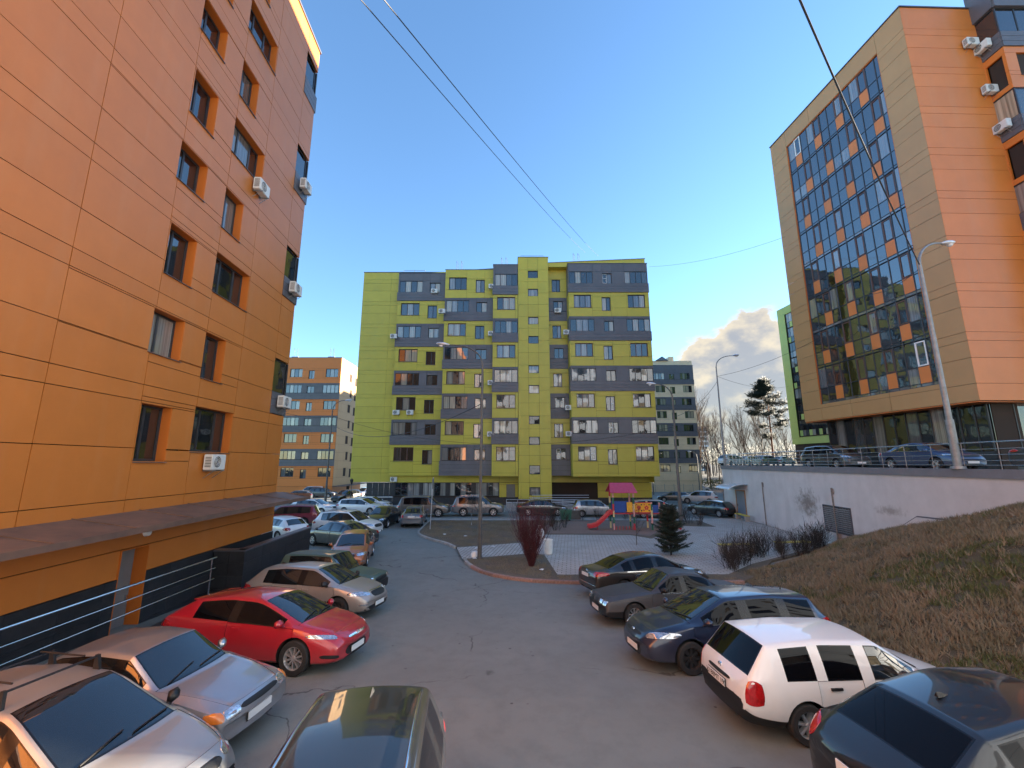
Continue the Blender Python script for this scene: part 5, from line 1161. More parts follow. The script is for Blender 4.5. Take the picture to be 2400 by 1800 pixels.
def body_mesh(key, sp, lod):
    """lofts one continuous car shell and splits it into its panels; returns {(part, n): mesh}, bvh"""
    ck = (key, lod)
    if ck in BODY: return BODY[ck]
    Ln, Wd = sp['L'], sp['W']; h = Ln / 2; w2 = Wd / 2
    top = sp['top']; rb, rt, wt, cw = sp['rb'], sp['rt'], sp['wt'], sp['cw']
    wr = sp.get('wr', .70) * w2; wc = sp.get('wc', .80) * w2
    xs = sorted(set([round(a, 3) for a, _ in top] + [round(a, 3) for a, _ in sp['side']]))
    plan = sp.get('plan') or [(-h, .80), (-h + .10, .92), (-h + .45, .985), (-.2, 1), (h - .8, .985), (h - .30, .93), (h - .08, .84), (h, .74)]
    wtop = [(-h, .62 * w2), (rb - .25, .70 * w2), (rb, wc * .97), (rt, wr), (wt, wr), (cw, wc), (cw + .5, .80 * w2), (h - .15, .66 * w2), (h, .52 * w2)]
    if sp.get('van'): wtop[2] = (rb, wr * 1.06)
    zb = [(-h, sp['zb'] + .16), (-h + .15, sp['zb'] + .06), (-h + .6, sp['zb']), (h - .7, sp['zb']), (h - .15, sp['zb'] + .02), (h, sp['zb'] + .10)]
    side = sp['side']
    def stag(x):
        t = None
        for a, q in side:
            if a <= x + 1e-6: t = q
        return t
    bm = bmesh.new(); cr = bm.edges.layers.float.new('crease_edge')
    rows = []
    for x in xs:
        zt = pw(top, x); zs = min(pw(sp['sh'], x), zt - .03); wm = w2 * pw(plan, x); z0 = pw(zb, x)
        cab = rb - .01 <= x <= cw + .01
        drop = .055 if rt - .01 <= x <= wt + .01 else .03
        wt_ = min(pw(wtop, x), wm * .93); zr = max(zs + .012, zt - drop - (.03 if cab else .0))
        wsh = wm * (.955 if cab else .94)
        bow = pw([(-h, -.06), (-h + .4, -.05), (rb, -.07), (rt, -.05), (0, 0), (wt, .05), (cw, .11), (h - .4, .09), (h, .10)], x)
        bul = .018 if rt - .3 < x < wt + .3 else .0
        P = [(0, z0), (wm * .78, z0), (wm * .962, z0 + sp.get('sillz', .05)), (wm, z0 + (zs - z0) * .42), (wm * .993, z0 + (zs - z0) * .80), (wsh, zs),
             ((wsh + wt_) / 2 + bul, (zs + zr) / 2), (wt_, zr), (wt_ - .055 * Wd / 1.75, zr + (zt - zr) * .55), (wt_ * .5, zt - .012), (0, zt)]
        half = []
        for k, (y, z) in enumerate(P):
            xx = x + bow * (1 - min(1, y / wm) ** 2)
            half.append((xx, y, z))
        L_ = [bm.verts.new(p) for p in half]
        Rr = [L_[0]] + [bm.verts.new((p[0], -p[1], p[2])) for p in half[1:-1]] + [L_[-1]]
        rows.append((x, L_, Rr))
    names = ['body']
    def idx(nm):
        if nm not in names: names.append(nm)
        return names.index(nm)
    n = 11
    cs = sp.get('crease', .35)
    for i in range(len(rows) - 1):
        xa, A, Ar = rows[i]; xb, B, Br = rows[i + 1]; xm = (xa + xb) / 2
        for sgn, (P, Q) in ((1, (A, B)), (-1, (Ar, Br))):
            for j in range(n - 1):
                vs = (P[j], P[j + 1], Q[j + 1], Q[j]) if sgn < 0 else (P[j], Q[j], Q[j + 1], P[j + 1])
                vs = list(dict.fromkeys(vs))
                f = bm.faces.new(vs); f.smooth = True
                nm = 'body'
                if j <= 0: nm = 'underside'
                elif 5 <= j <= 6 and rb < xm < cw:
                    s = stag(xm)
                    if s and s.startswith('g'): nm = 'side_window|%s%d' % (s, sgn)
                    elif s == 'b': nm = 'pillar|%d%.2f' % (sgn, [a for a, q in side if a <= xm][-1])
                elif j >= 8 and wt < xm < cw: nm = 'windshield'
                elif j >= 8 and rb < xm < rt and not sp.get('panel'): nm = 'rear_window'
                elif j >= 7 and xm > cw: nm = 'hood' if xm < h - .16 else 'body'
                elif j >= 7 and xm < rb and (sp.get('trunk') and xm > -h + .10): nm = 'trunk_lid'
                elif 2 <= j <= 4 and sp['doors'][0] < xm < sp['doors'][-1]:
                    for q, (a, b) in enumerate(zip(sp['doors'], sp['doors'][1:])):
                        if a < xm < b: nm = 'door|%d%d' % (q, sgn)
                elif j <= sp.get('bj', 2) and (xm > h - .45 or xm < -h + sp.get('bl', .32)): nm = 'bumper|%d' % (xm > 0)
                elif 1 <= j <= 1 and sp.get('clad'): nm = 'bumper|s'
                f.material_index = idx(nm)
    for (x, A, Ar), flip in ((rows[0], 0), (rows[-1], 1)):
        ring = A + Ar[-2:0:-1]
        f = bm.faces.new(ring[::-1] if not flip else ring); f.smooth = True
        f.material_index = idx('bumper|%d' % flip) if sp.get('capbumper', 1) else 0
    bm.verts.index_update()
    for i, (x, A, Ar) in enumerate(rows):
        for S in (A, Ar):
            for j in range(n - 1):
                e = bm.edges.get((S[j], S[j + 1]))
                if e and j >= 5 and (abs(x - rb) < .02 or abs(x - rt) < .02 or abs(x - wt) < .02 or abs(x - cw) < .02): e[cr] = cs
                if e and i in (0, len(rows) - 1): e[cr] = cs * .9
                if e and sp.get('boxy') and j >= 4 and (abs(x - h + .11) < .01 or abs(x + h - .06) < .02): e[cr] = cs
            if i + 1 < len(rows):
                B = rows[i + 1][1] if S is A else rows[i + 1][2]
                for j, q in ((5, cs * 1.3), (7, cs), (8, cs * .7), (2, cs), (1, cs)):
                    e = bm.edges.get((S[j], B[j]))
                    if e: e[cr] = min(1, q)
    bmesh.ops.recalc_face_normals(bm, faces=bm.faces)
    me = bpy.data.meshes.new('shell'); bm.to_mesh(me); bm.free()
    for nm in names: me.materials.append(mt['under'])
    ob = bpy.data.objects.new('shell', me); COL.objects.link(ob)
    md = ob.modifiers.new('s', 'SUBSURF'); md.levels = md.render_levels = lod
    cut = MB(); r = sp['r'] + .055
    for ax in sp['axles']:
        for sgn in (1, -1): cut.cyl((ax, sgn * (w2 - .30), sp['r'] + .01), (ax, sgn * (w2 + .25), sp['r'] + .01), r, n=28 if lod > 1 else 16)
    cme = cut.mesh('cut', mt['under']); cob = bpy.data.objects.new('cut', cme); COL.objects.link(cob)
    names.append('arch')
    for i in range(len(names) - 1): cme.materials.append(mt['under'])
    cme.polygons.foreach_set('material_index', [len(names) - 1] * len(cme.polygons))
    me.materials.append(mt['under'])
    bo = ob.modifiers.new('b', 'BOOLEAN'); bo.operation = 'DIFFERENCE'; bo.object = cob; bo.solver = 'EXACT'
    dg = bpy.context.evaluated_depsgraph_get(); dg.update()
    ev = ob.evaluated_get(dg); em = bpy.data.meshes.new_from_object(ev)
    bpy.data.objects.remove(ob); bpy.data.objects.remove(cob)
    full = bmesh.new(); full.from_mesh(em)
    bvh = BVHTree.FromBMesh(full)
    parts = {}
    ka = len(names) - 1
    for f in full.faces:
        if f.material_index == ka: c_ = f.calc_center_median(); f.material_index = ka + (c_.x > 0) + 2 * (c_.y > 0)
    names = names[:-1] + ['arch|0', 'arch|1', 'arch|2', 'arch|3']
    for k, nm in enumerate(names):
        fs = [f for f in full.faces if f.material_index == k]
        if not fs: continue
        vm = {}; V = []; F = []
        for f in fs:
            q = []
            for v in f.verts:
                if v not in vm: vm[v] = len(V); V.append(v.co[:])
                q.append(vm[v])
            F.append(q)
        m2 = bpy.data.meshes.new(nm.split('|')[0]); m2.from_pydata(V, [], F)
        m2.polygons.foreach_set('use_smooth', [True] * len(F))
        base = nm.split('|')[0]
        mat = {'windshield': 'glass', 'rear_window': 'glass', 'side_window': 'glass', 'underside': 'under', 'arch': 'under', 'pillar': 'seal'}.get(base, 'under')
        m2.materials.append(mt[mat])
        if base in ('windshield', 'rear_window', 'side_window'): inset_ring(m2, .022 if base != 'side_window' else .016, 0, mt['seal'])
        elif base in ('door', 'hood', 'trunk_lid') and lod > 1: inset_ring(m2, .007, -.004, mt['seal'])
        m2.polygons.foreach_set('use_smooth', [True] * len(m2.polygons)); m2.set_sharp_from_angle(angle=R(38)); m2.update()
        parts[nm] = m2
    full.free()
    BODY[ck] = (parts, bvh); return BODY[ck]
def patch(bvh, quad, d, nu=8, nv=5, off=.006, rnd=.0, sk=.02):
    """a panel that hugs the car body: quad in space (4 corners), cast along d onto the shell"""
    q = [Vector(p) for p in quad]; d = Vector(d).normalized(); V = []; ok = True
    for j in range(nv + 1):
        for i in range(nu + 1):
            a, b = i / nu * 2 - 1, j / nv * 2 - 1
            if rnd:
                a, b = a * (1 - rnd * .29 * b * b), b * (1 - rnd * .29 * a * a)
            a, b = (a + 1) / 2, (b + 1) / 2
            p = q[0].lerp(q[1], a).lerp(q[3].lerp(q[2], a), b)
            hit = bvh.ray_cast(p - d * 1.0, d, 2.2)
            if hit[0] is None:
                hit = bvh.find_nearest(p)
            co, no = hit[0], hit[1]
            if no.dot(d) > 0: no = -no
            V.append(co - d * off * .4 + no * off)
    F = [(j * (nu + 1) + i, j * (nu + 1) + i + 1, (j + 1) * (nu + 1) + i + 1, (j + 1) * (nu + 1) + i) for j in range(nv) for i in range(nu)]
    ring = [i for i in range(nu + 1)] + [j * (nu + 1) + nu for j in range(1, nv + 1)] + [nv * (nu + 1) + i for i in range(nu - 1, -1, -1)] + [j * (nu + 1) for j in range(nv - 1, 0, -1)]
    b0 = len(V); V += [V[k] + d * sk for k in ring]; m = len(ring)
    F += [(ring[k], ring[(k + 1) % m], b0 + (k + 1) % m, b0 + k) for k in range(m)]
    return V, F
WHEELS = {}
def wheel_meshes(kind, r, rimfrac=.66, wd=.20):
    k = (kind, round(r, 3))
    if k in WHEELS: return WHEELS[k]
    rr = r * rimfrac; t = MB()
    t.lathe([(rr * .98, wd * .40), (rr * 1.02, wd / 2), (r * .93, wd / 2), (r * .985, wd * .42), (r, wd * .30), (r, -wd * .30), (r * .985, -wd * .42), (r * .93, -wd / 2), (rr, -wd / 2), (rr * .9, -wd * .2)], 32, 'y')
    tm = t.mesh('tyre', mt['tyre'], 40)
    m = MB()
    m.lathe([(rr * 1.0, wd * .42), (rr * .95, wd * .43), (rr * .90, wd * .30), (rr * .88, .0), (.001, .0)], 32, 'y')
    ns, sw = {'alloy5': (5, .15), 'alloy10': (10, .075), 'alloy7': (7, .11), 'cap': (8, .15), 'steel': (8, .17)}[kind]
    for i in range(ns):
        a = 2 * math.pi * i / ns; c, s = math.cos(a), math.sin(a)
        def T(u, v, y): return (u * c - v * s, y, u * s + v * c)
        w0, w1 = sw * rr * 1.5, sw * rr * 1.9
        ys = wd * .36 if kind != 'steel' else wd * .22
        m.add([T(.10 * rr, -w0 / 2, ys), T(.93 * rr, -w1 / 2, ys * .95), T(.93 * rr, w1 / 2, ys * .95), T(.10 * rr, w0 / 2, ys),
               T(.10 * rr, -w0 / 2, .0), T(.93 * rr, -w1 / 2, .0), T(.93 * rr, w1 / 2, .0), T(.10 * rr, w0 / 2, .0)],
              [(0, 1, 2, 3), (0, 4, 5, 1), (2, 6, 7, 3), (3, 7, 4, 0), (1, 5, 6, 2)])
    m.lathe([(rr * .22, wd * .05), (rr * .21, wd * .40), (.001, wd * .42)], 16, 'y')
    # dark brake well behind the spokes
    m.mi = 1; m.lathe([(rr * .87, wd * .02), (.001, wd * .021)], 24, 'y')
    rm = m.mesh('rim', [mt[{'cap': 'cap', 'steel': 'rim_dark'}.get(kind, 'rim')], mt['black']], 35)
    WHEELS[k] = (tm, rm); return WHEELS[k]
def own_mat(o, m, slot=0):
    o.material_slots[slot].link = 'OBJECT'; o.material_slots[slot].material = m
ADDON = {}
def make_car(key, loc, heading, pm, label, name='car', lod=2, wheel='alloy5', glass='glass', rear_glass=None, group=None, cat='car',
             bumper=None, trim=None, extras=(), lamps=True, mirror=None, handle=None, plate=True, rails=None, door_label=None):
    sp = SPEC[key]; parts, bvh = body_mesh(key, sp, lod)
    zc_ = loc[2] if len(loc) > 2 else gz(loc[1]); root = empty(name, (loc[0], loc[1], zc_), R(heading), label, cat, group)
    if len(loc) < 3: root.rotation_euler = (Matrix.Rotation(math.atan((gz(loc[1] + .8) - gz(loc[1] - .8)) / 1.6), 3, 'X') @ Matrix.Rotation(R(heading), 3, 'Z')).to_euler()
    h = sp['L'] / 2; w2 = sp['W'] / 2
    cache = ADDON.setdefault((key, lod), {})
    for nm, me in parts.items():
        base = nm.split('|')[0]
        o = link('wheel_arch' if base == 'arch' else base, me, root)
        if base in ('body', 'door', 'hood', 'trunk_lid'): own_mat(o, pm)
        elif base == 'bumper': own_mat(o, mt[bumper] if bumper else pm)
        elif base == 'pillar': own_mat(o, pm if sp.get('paint_pillar') else mt['seal'])
        elif base == 'side_window': own_mat(o, mt['tint'] if (glass == 'tint' or (rear_glass == 'tint' and '|g0' not in nm)) else mt['glass'])
        elif base == 'rear_window': own_mat(o, mt['tint'] if rear_glass == 'tint' else mt['glass'])
    # wheels
    tm, rm = wheel_meshes(wheel, sp['r'])
    for ax in sp['axles']:
        for sgn in (1, -1):
            w = link('wheel', tm, root, (ax, sgn * (w2 - .125), sp['r'])); rmo = link('rim', rm, w)
            if sgn < 0: w.rotation_euler = (0, 0, math.pi)
            rmo.rotation_euler = (0, R(random.uniform(0, 70)), 0)
    def addpatch(name, quad, d, mat, mirror_y=True, parent=None, **k):
        res = []
        for sgn in ((1, -1) if mirror_y else (1,)):
            kk = (name, sgn, str(quad)); me = cache.get(kk)
            if me is None:
                q = [(p[0], p[1] * sgn, p[2]) for p in quad]; dd = (d[0], d[1] * sgn, d[2])
                V, F = patch(bvh, q, dd, **k); me = bpy.data.meshes.new(name); me.from_pydata(V, [], F)
                bm = bmesh.new(); bm.from_mesh(me); bmesh.ops.recalc_face_normals(bm, faces=bm.faces); bm.to_mesh(me); bm.free()
                me.materials.append(mt['seal']); me.polygons.foreach_set('use_smooth', [True] * len(me.polygons)); me.set_sharp_from_angle(angle=R(50)); cache[kk] = me
            o = link(name, me, parent or root); own_mat(o, mat if not isinstance(mat, str) else mt[mat]); res.append(o)
        return res
    if lamps:
        for it in sp.get('front', []): addpatch(it[0], it[1], (-1, it[3] if len(it) > 3 else -.35, -.12), it[2], mirror_y=it[4] if len(it) > 4 else True, nu=8 if lod > 1 else 5, nv=5 if lod > 1 else 3, rnd=.6)
        for it in sp.get('rear', []): addpatch(it[0], it[1], (1, it[3] if len(it) > 3 else -.35, -.1), it[2], mirror_y=it[4] if len(it) > 4 else True, nu=8 if lod > 1 else 5, nv=5 if lod > 1 else 3, rnd=.6)
    # number plates
    if plate:
        zf, zr = sp.get('plate', (.42, .62))
        for nm, xx, sg, zz in (('front_plate', h + .1, -1, zf), ('rear_plate', -h - .1, 1, zr)):
            hit = bvh.ray_cast(Vector((xx + .5 * -sg, 0, zz)), Vector((sg, 0, 0)), 2)
            px = hit[0].x if hit[0] else xx
            b = MB(); b.box(-.012, .012, -.26, .26, -.056, .056); o = b.obj('number_plate', mt['plate'], root, (px - sg * .012, 0, zz))
            fr = MB(); fr.box(-.004, .004, -.275, .275, -.07, .07); fr.obj('plate_frame', mt['black'], o, (sg * .008, 0, -.004))
    # mirrors, handles
    xm = sp['cw'] - .22; zm = pw(sp['sh'], xm) + .07
    ym = w2 * .955
    for sgn in (1, -1):
        kk = ('mirror', sgn); me = cache.get(kk)
        if me is None:
            b = MB(); s = sgn
            b.add([(xm - .06, s * ym, zm - .06), (xm - .07, s * (ym + .2), zm - .05), (xm - .07, s * (ym + .2), zm + .09), (xm - .06, s * (ym + .02), zm + .10),
                   (xm + .06, s * ym, zm - .05), (xm + .03, s * (ym + .16), zm - .04), (xm + .03, s * (ym + .16), zm + .06), (xm + .06, s * (ym + .02), zm + .07)],
                  [(0, 1, 2, 3), (4, 5, 6, 7), (0, 1, 5, 4), (1, 2, 6, 5), (2, 3, 7, 6), (3, 0, 4, 7)])
            b.box(xm - .03, xm + .05, min(s * (ym - .05), s * (ym + .03)), max(s * (ym - .05), s * (ym + .03)), zm - .08, zm - .03)
            me = b.mesh('mirror', mt['seal']); bm = bmesh.new(); bm.from_mesh(me); bmesh.ops.bevel(bm, geom=bm.edges[:], offset=.02, segments=2, affect='EDGES', clamp_overlap=True); bm.to_mesh(me); bm.free()
            me.polygons.foreach_set('use_smooth', [True] * len(me.polygons)); cache[kk] = me
        o = link('mirror', me, root); own_mat(o, mirror or pm)
    ds = sp['doors']
    for q, (a, b) in enumerate(zip(ds, ds[1:])):
        x0 = a + .10; zz = pw(sp['sh'], x0) - .13
        y = w2 + .1
        addpatch('door_handle', [(x0, y, zz), (x0 + .19, y, zz), (x0 + .19, y, zz + .035), (x0, y, zz + .035)], (0, -1, 0), handle or pm, nu=4, nv=1, off=.018, sk=.025)
    # wiper arms lie on the foot of the windshield
    if lod > 1:
        wv = cache.get('wiper')
        if wv is None:
            wv = []
            for y0, y1 in ((.08, .62), (-.52, .02)):
                pts = []
                for k in range(6):
                    t = k / 5; y = y0 + (y1 - y0) * t; x = sp['cw'] + .10 - .10 * t - .03
                    hit = bvh.ray_cast(Vector((x, y, 3)), Vector((0, 0, -1)), 4)
                    if hit[0]: pts.append(hit[0] + Vector((0, 0, .018)))
                if len(pts) > 2: b = MB(); b.tube(pts, .011, 5); wv.append(b.mesh('wiper', mt['black']))
            cache['wiper'] = wv
        for me in wv: link('wiper', me, root)
    if rails:
        for sgn in (1, -1):
            pts = []
            a, b = sp['rt'] + .12, sp['wt'] - .12
            for k in range(9):
                x = a + (b - a) * k / 8; y = sgn * (sp.get('wr', .70) * w2 - .10)
                hit = bvh.ray_cast(Vector((x, y, 3)), Vector((0, 0, -1)), 4); pts.append(hit[0] + Vector((0, 0, .045 if 0 < k < 8 else .0)))
            bb = MB(); bb.tube(pts, .017, 8); bb.obj('roof_rail', mt[rails], root, smooth=60)
    for ex in extras: ex(root, sp, bvh, addpatch, pm)
    return root
SPEC = {}
def mk(key, L, Wd, H, r, fo, wb, cw, wl, rt, rb, zhf, zc, zrt, zrb, ztail, sh, xb, xc, xq=None, zb=.19, trunk=False, crease=.35, coupe=False, taildrop=.10, hm=None, boxy=0, **k):
    """L W H, front overhang and wheelbase; cw: nose to cowl, wl: windshield run, rt/rb: tail to roof end / glass foot"""
    h = L / 2; CW = h - cw; WT = CW - wl; RT = -h + rt; RB = -h + rb
    top = [(-h, ztail - .30), (-h + .06, ztail - taildrop), (RB, zrb), (RT, zrt), (RT + (WT - RT) * .5, H), (WT, H - .035), (CW, zc), (h - .62, hm or (zhf + (zc - zhf) * .62)), (h - .20, zhf), (h - .06, zhf - .11), (h, zhf - .24)]
    if trunk: top.insert(2, (-h + .16, ztail))
    if RB + h < .16: top[1] = (-h + .045, ztail - taildrop)
    if boxy:
        top[-3:] = [(h - .11, zhf), (h - .03, zhf - .05), (h, zhf - .17)]; top[0] = (-h, ztail - .20); k.setdefault('plan', [(-h, .88), (-h + .07, .95), (-h + .4, .99), (0, 1), (h - .6, .992), (h - .16, .965), (h - .03, .93), (h, .885)])
    shk = [(-h, sh[0] - .05), (-h + .3, sh[0]), (0, sh[1]), (CW, sh[2]), (h - .3, zhf - .05), (h, zhf - .28)]
    if boxy: shk[-2:] = [(h - .15, zhf - .035), (h, zhf - .12)]; k['boxy'] = 1
    side = [(RB, 'p'), (RT if xq is None else xq, 'g2' if not coupe else 'g1')]
    if not coupe: side += [(xc, 'b'), (xc + .07, 'g1')]
    side += [(xb - .045, 'b'), (xb + .045, 'g0'), (CW - .13, 'p')]
    fa = h - fo; ra = fa - wb
    d0 = max(ra + r + .02, xc - .25) if not coupe else xb
    doors = [d0, xb, CW - .05] if not coupe else [xb - .02, CW - .05]
    s = dict(L=L, W=Wd, H=H, r=r, axles=(fa, ra), cw=CW, wt=WT, rt=RT, rb=RB, top=top, sh=shk, side=side, doors=doors, zb=zb, trunk=trunk, crease=crease)
    for dx in doors: side_x = dx
    s['side'] = sorted(side + [(d, None) for d in ()], key=lambda q: q[0])
    w2 = Wd / 2
    zl, zh = zhf - .15, zhf - .02
    s['front'] = [('headlight', [(h - .07, w2 * .50, zl), (h - .42, w2 * .96, zl + .06), (h - .50, w2 * .96, zh + .05), (h - .10, w2 * .50, zh - .02)], 'lens'),
                  ('grille', [(h, w2 * .44, zl - .02), (h, -w2 * .44, zl - .02), (h, -w2 * .47, zh - .03), (h, w2 * .47, zh - .03)], 'black', 0, False),
                  ('lower_intake', [(h, w2 * .55, .24), (h, -w2 * .55, .24), (h, -w2 * .50, .36), (h, w2 * .50, .36)], 'black', 0, False)]
    s['rear'] = [('tail_light', [(-h + .04, w2 * .60, ztail - .30), (-h + .34, w2 * .97, ztail - .24), (-h + .30, w2 * .97, ztail - .08), (-h + .05, w2 * .60, ztail - .10)], 'red_lens')]
    s['plate'] = (.40, ztail - .28)
    s.update(k); SPEC[key] = s
    return s
mk('lada', 4.12, 1.65, 1.40, .285, .78, 2.46, 1.27, .60, 1.02, .30, .72, .93, 1.33, .98, .97, (.90, .90, .90), .10, -.85, xq=-1.22, crease=.88, wr=.75, wc=.86, hm=.88, boxy=1)
mk('lada_estate', 4.20, 1.70, 1.48, .285, .80, 2.49, 1.16, 1.02, .42, .16, .72, .94, 1.40, .98, .95, (.92, .91, .90), .12, -.85, xq=-1.55, crease=.55, wr=.73, wc=.86, hm=.86)
mk('coupe', 4.56, 1.84, 1.47, .345, .94, 2.69, 1.06, 1.00, .78, .30, .80, 1.00, 1.36, 1.10, 1.02, (1.04, .96, .92), -.30, -1.2, xq=-1.42, coupe=True, crease=.30, wr=.68, wc=.80, rim='alloy10')
mk('hatch', 4.36, 1.79, 1.47, .325, .88, 2.65, 1.08, .82, .62, .20, .80, 1.00, 1.38, 1.02, .99, (.98, .95, .93), -.02, -.95, xq=-1.42, crease=.35, wr=.69)
mk('jeep', 3.78, 1.66, 1.62, .35, .72, 2.20, 1.20, .40, .40, .14, .92, 1.04, 1.58, 1.02, .98, (1.0, 1.0, 1.0), .0, -.8, xq=-1.36, zb=.30, coupe=True, crease=.92, wr=.78, wc=.86, hm=1.0, boxy=1)
mk('sedan', 4.85, 1.80, 1.48, .335, .98, 2.78, 1.16, .90, 1.42, .66, .80, 1.00, 1.37, 1.05, 1.03, (.97, .95, .93), .02, -.98, xq=-1.30, trunk=True, crease=.32, wr=.67)
mk('compact_sedan', 4.48, 1.79, 1.48, .32, .90, 2.64, 1.04, .85, 1.25, .55, .82, 1.02, 1.38, 1.06, 1.04, (.98, .96, .94), .05, -.92, xq=-1.18, trunk=True, crease=.35, wr=.68)
mk('old_sedan', 4.72, 1.75, 1.41, .315, .84, 2.76, 1.50, .62, 1.62, 1.02, .74, .92, 1.33, .95, .94, (.90, .89, .88), -.08, -.98, xq=-1.10, trunk=True, crease=.70, wr=.71, wc=.83, hm=.87, boxy=1)
mk('wagon', 4.56, 1.82, 1.50, .325, .91, 2.65, 1.06, .92, .48, .20, .82, 1.02, 1.42, 1.04, 1.00, (1.0, .96, .94), .0, -.98, xq=-1.78, crease=.38, wr=.69)
mk('estate', 4.20, 1.69, 1.48, .30, .82, 2.40, 1.06, .74, .52, .15, .76, .95, 1.43, .99, .96, (.93, .92, .91), .02, -.78, xq=-1.50, crease=.66, wr=.75, wc=.86, paint_pillar=True, hm=.88, sillz=.17, bj=1, bl=.62)
mk('suv', 4.62, 1.88, 1.70, .36, .92, 2.67, 1.14, .78, .60, .24, .95, 1.12, 1.60, 1.16, 1.10, (1.10, 1.06, 1.04), -.02, -.98, xq=-1.62, zb=.25, crease=.42, wr=.74)
mk('big_suv', 4.85, 1.92, 1.85, .385, .92, 2.80, 1.22, .66, .45, .20, 1.03, 1.20, 1.78, 1.20, 1.12, (1.14, 1.12, 1.12), .0, -.98, xq=-1.85, zb=.30, crease=.60, wr=.74, wc=.84)
mk('sport_suv', 4.80, 1.93, 1.72, .38, .93, 2.85, 1.28, .95, .98, .34, .95, 1.12, 1.57, 1.20, 1.12, (1.12, 1.08, 1.04), -.10, -1.05, xq=-1.40, zb=.23, crease=.32, wr=.67)
mk('crossover', 4.66, 1.92, 1.70, .365, .92, 2.70, 1.14, .80, .58, .24, .95, 1.12, 1.62, 1.16, 1.10, (1.10, 1.06, 1.04), -.02, -.98, xq=-1.62, zb=.25, crease=.42, wr=.79, wc=.86)
mk('minivan', 4.75, 1.80, 1.62, .325, .95, 2.78, .98, 1.00, .42, .16, .86, 1.06, 1.54, 1.06, 1.02, (1.02, 1.0, .98), .05, -.95, xq=-1.92, crease=.38, wr=.70)
mk('tall_hatch', 4.02, 1.72, 1.55, .30, .80, 2.49, .98, .70, .42, .16, .84, 1.02, 1.48, 1.02, .98, (1.0, .97, .95), .0, -.82, xq=-1.48, crease=.45, wr=.72)
# ---- lamps and grilles that set single models apart
def h2(k): s = SPEC[k]; return s['L'] / 2, s['W'] / 2
h, w = h2('lada')
SPEC['lada']['front'] = [('headlight', [(h - .02, w * .52, .56), (h - .03, w * .80, .56), (h - .03, w * .80, .69), (h - .05, w * .50, .69)], 'lens', 0),
    ('turn_signal', [(h - .03, w * .81, .56), (h - .22, w * .97, .57), (h - .22, w * .97, .69), (h - .05, w * .81, .69)], 'amber'),
    ('grille', [(h, w * .50, .60), (h, -w * .50, .60), (h, -w * .50, .68), (h, w * .50, .68)], 'black', 0, False)]
SPEC['lada']['plate'] = (.44, .7)
h, w = h2('coupe')
SPEC['coupe']['front'] = [('headlight', [(h - .20, w * .62, .66), (h - .62, w * .96, .74), (h - .66, w * .96, .81), (h - .26, w * .60, .75)], 'lens'),
    ('grille_bar', [(h, w * .36, .63), (h, -w * .36, .63), (h, -w * .40, .68), (h, w * .40, .68)], 'chrome', 0, False),
    ('lower_intake', [(h, w * .50, .30), (h, -w * .50, .30), (h, -w * .44, .50), (h, w * .44, .50)], 'black', 0, False),
    ('fog_lamp', [(h - .12, w * .66, .32), (h - .30, w * .92, .36), (h - .30, w * .92, .44), (h - .12, w * .66, .38)], 'black')]
h, w = h2('hatch')
SPEC['hatch']['front'] = [('headlight', [(h - .08, w * .50, .66), (h - .46, w * .97, .70), (h - .52, w * .97, .80), (h - .12, w * .46, .78)], 'lens'),
    ('grille', [(h, w * .38, .60), (h, -w * .38, .60), (h, -w * .46, .77), (h, w * .46, .77)], 'black', 0, False),
    ('grille_surround', [(h, w * .42, .775), (h, -w * .42, .775), (h, -w * .44, .80), (h, w * .44, .80)], 'chrome', 0, False),
    ('lower_intake', [(h, w * .80, .26), (h, -w * .80, .26), (h, -w * .76, .40), (h, w * .76, .40)], 'black', 0, False),
    ('fog_lamp', [(h - .08, w * .68, .42), (h - .20, w * .88, .43), (h - .20, w * .88, .47), (h - .08, w * .68, .46)], 'lens')]
h, w = h2('jeep')
SPEC['jeep']['front'] = [('headlight', [(h - .02, w * .56, .66), (h - .02, w * .84, .66), (h - .03, w * .84, .84), (h - .03, w * .56, .84)], 'lens', 0),
    ('grille', [(h, w * .52, .66), (h, -w * .52, .66), (h, -w * .52, .84), (h, w * .52, .84)], 'black', 0, False)]
h, w = h2('old_sedan')
SPEC['old_sedan']['front'] = [('headlight', [(h - .02, w * .66, .56), (h - .06, w * .86, .56), (h - .08, w * .86, .69), (h - .04, w * .66, .69)], 'lens', 0),
    ('inner_headlight', [(h, w * .42, .56), (h - .01, w * .61, .56), (h - .03, w * .61, .69), (h - .02, w * .42, .69)], 'lens', 0),
    ('grille', [(h, w * .10, .54), (h, w * .34, .54), (h - .02, w * .34, .69), (h - .02, w * .10, .69)], 'black', 0),
    ('lower_intake', [(h, w * .6, .27), (h, -w * .6, .27), (h, -w * .6, .37), (h, w * .6, .37)], 'black', 0, False)]
h, w = h2('estate')
SPEC['estate']['rear'] = [('tail_light', [(-h + .02, w * .80, .58), (-h + .26, w * .98, .58), (-h + .22, w * .98, .92), (-h + .05, w * .84, .94)], 'red_lens', -.7),
    ('plate_garnish', [(-h, w * .40, .775), (-h, -w * .40, .775), (-h, -w * .40, .83), (-h, w * .40, .83)], 'black', 0, False)]
SPEC['estate']['plate'] = (.42, .70)
h, w = h2('sedan')
SPEC['sedan']['rear'] = [('tail_light', [(-h + .04, w * .62, .78), (-h + .46, w * .97, .84), (-h + .40, w * .97, .96), (-h + .06, w * .62, .97)], 'red_lens'),
    ('bumper_strip', [(-h, w * .8, .50), (-h, -w * .8, .50), (-h, -w * .8, .52), (-h, w * .8, .52)], 'chrome', 0, False)]
SPEC['sedan']['plate'] = (.42, .80)
h, w = h2('compact_sedan')
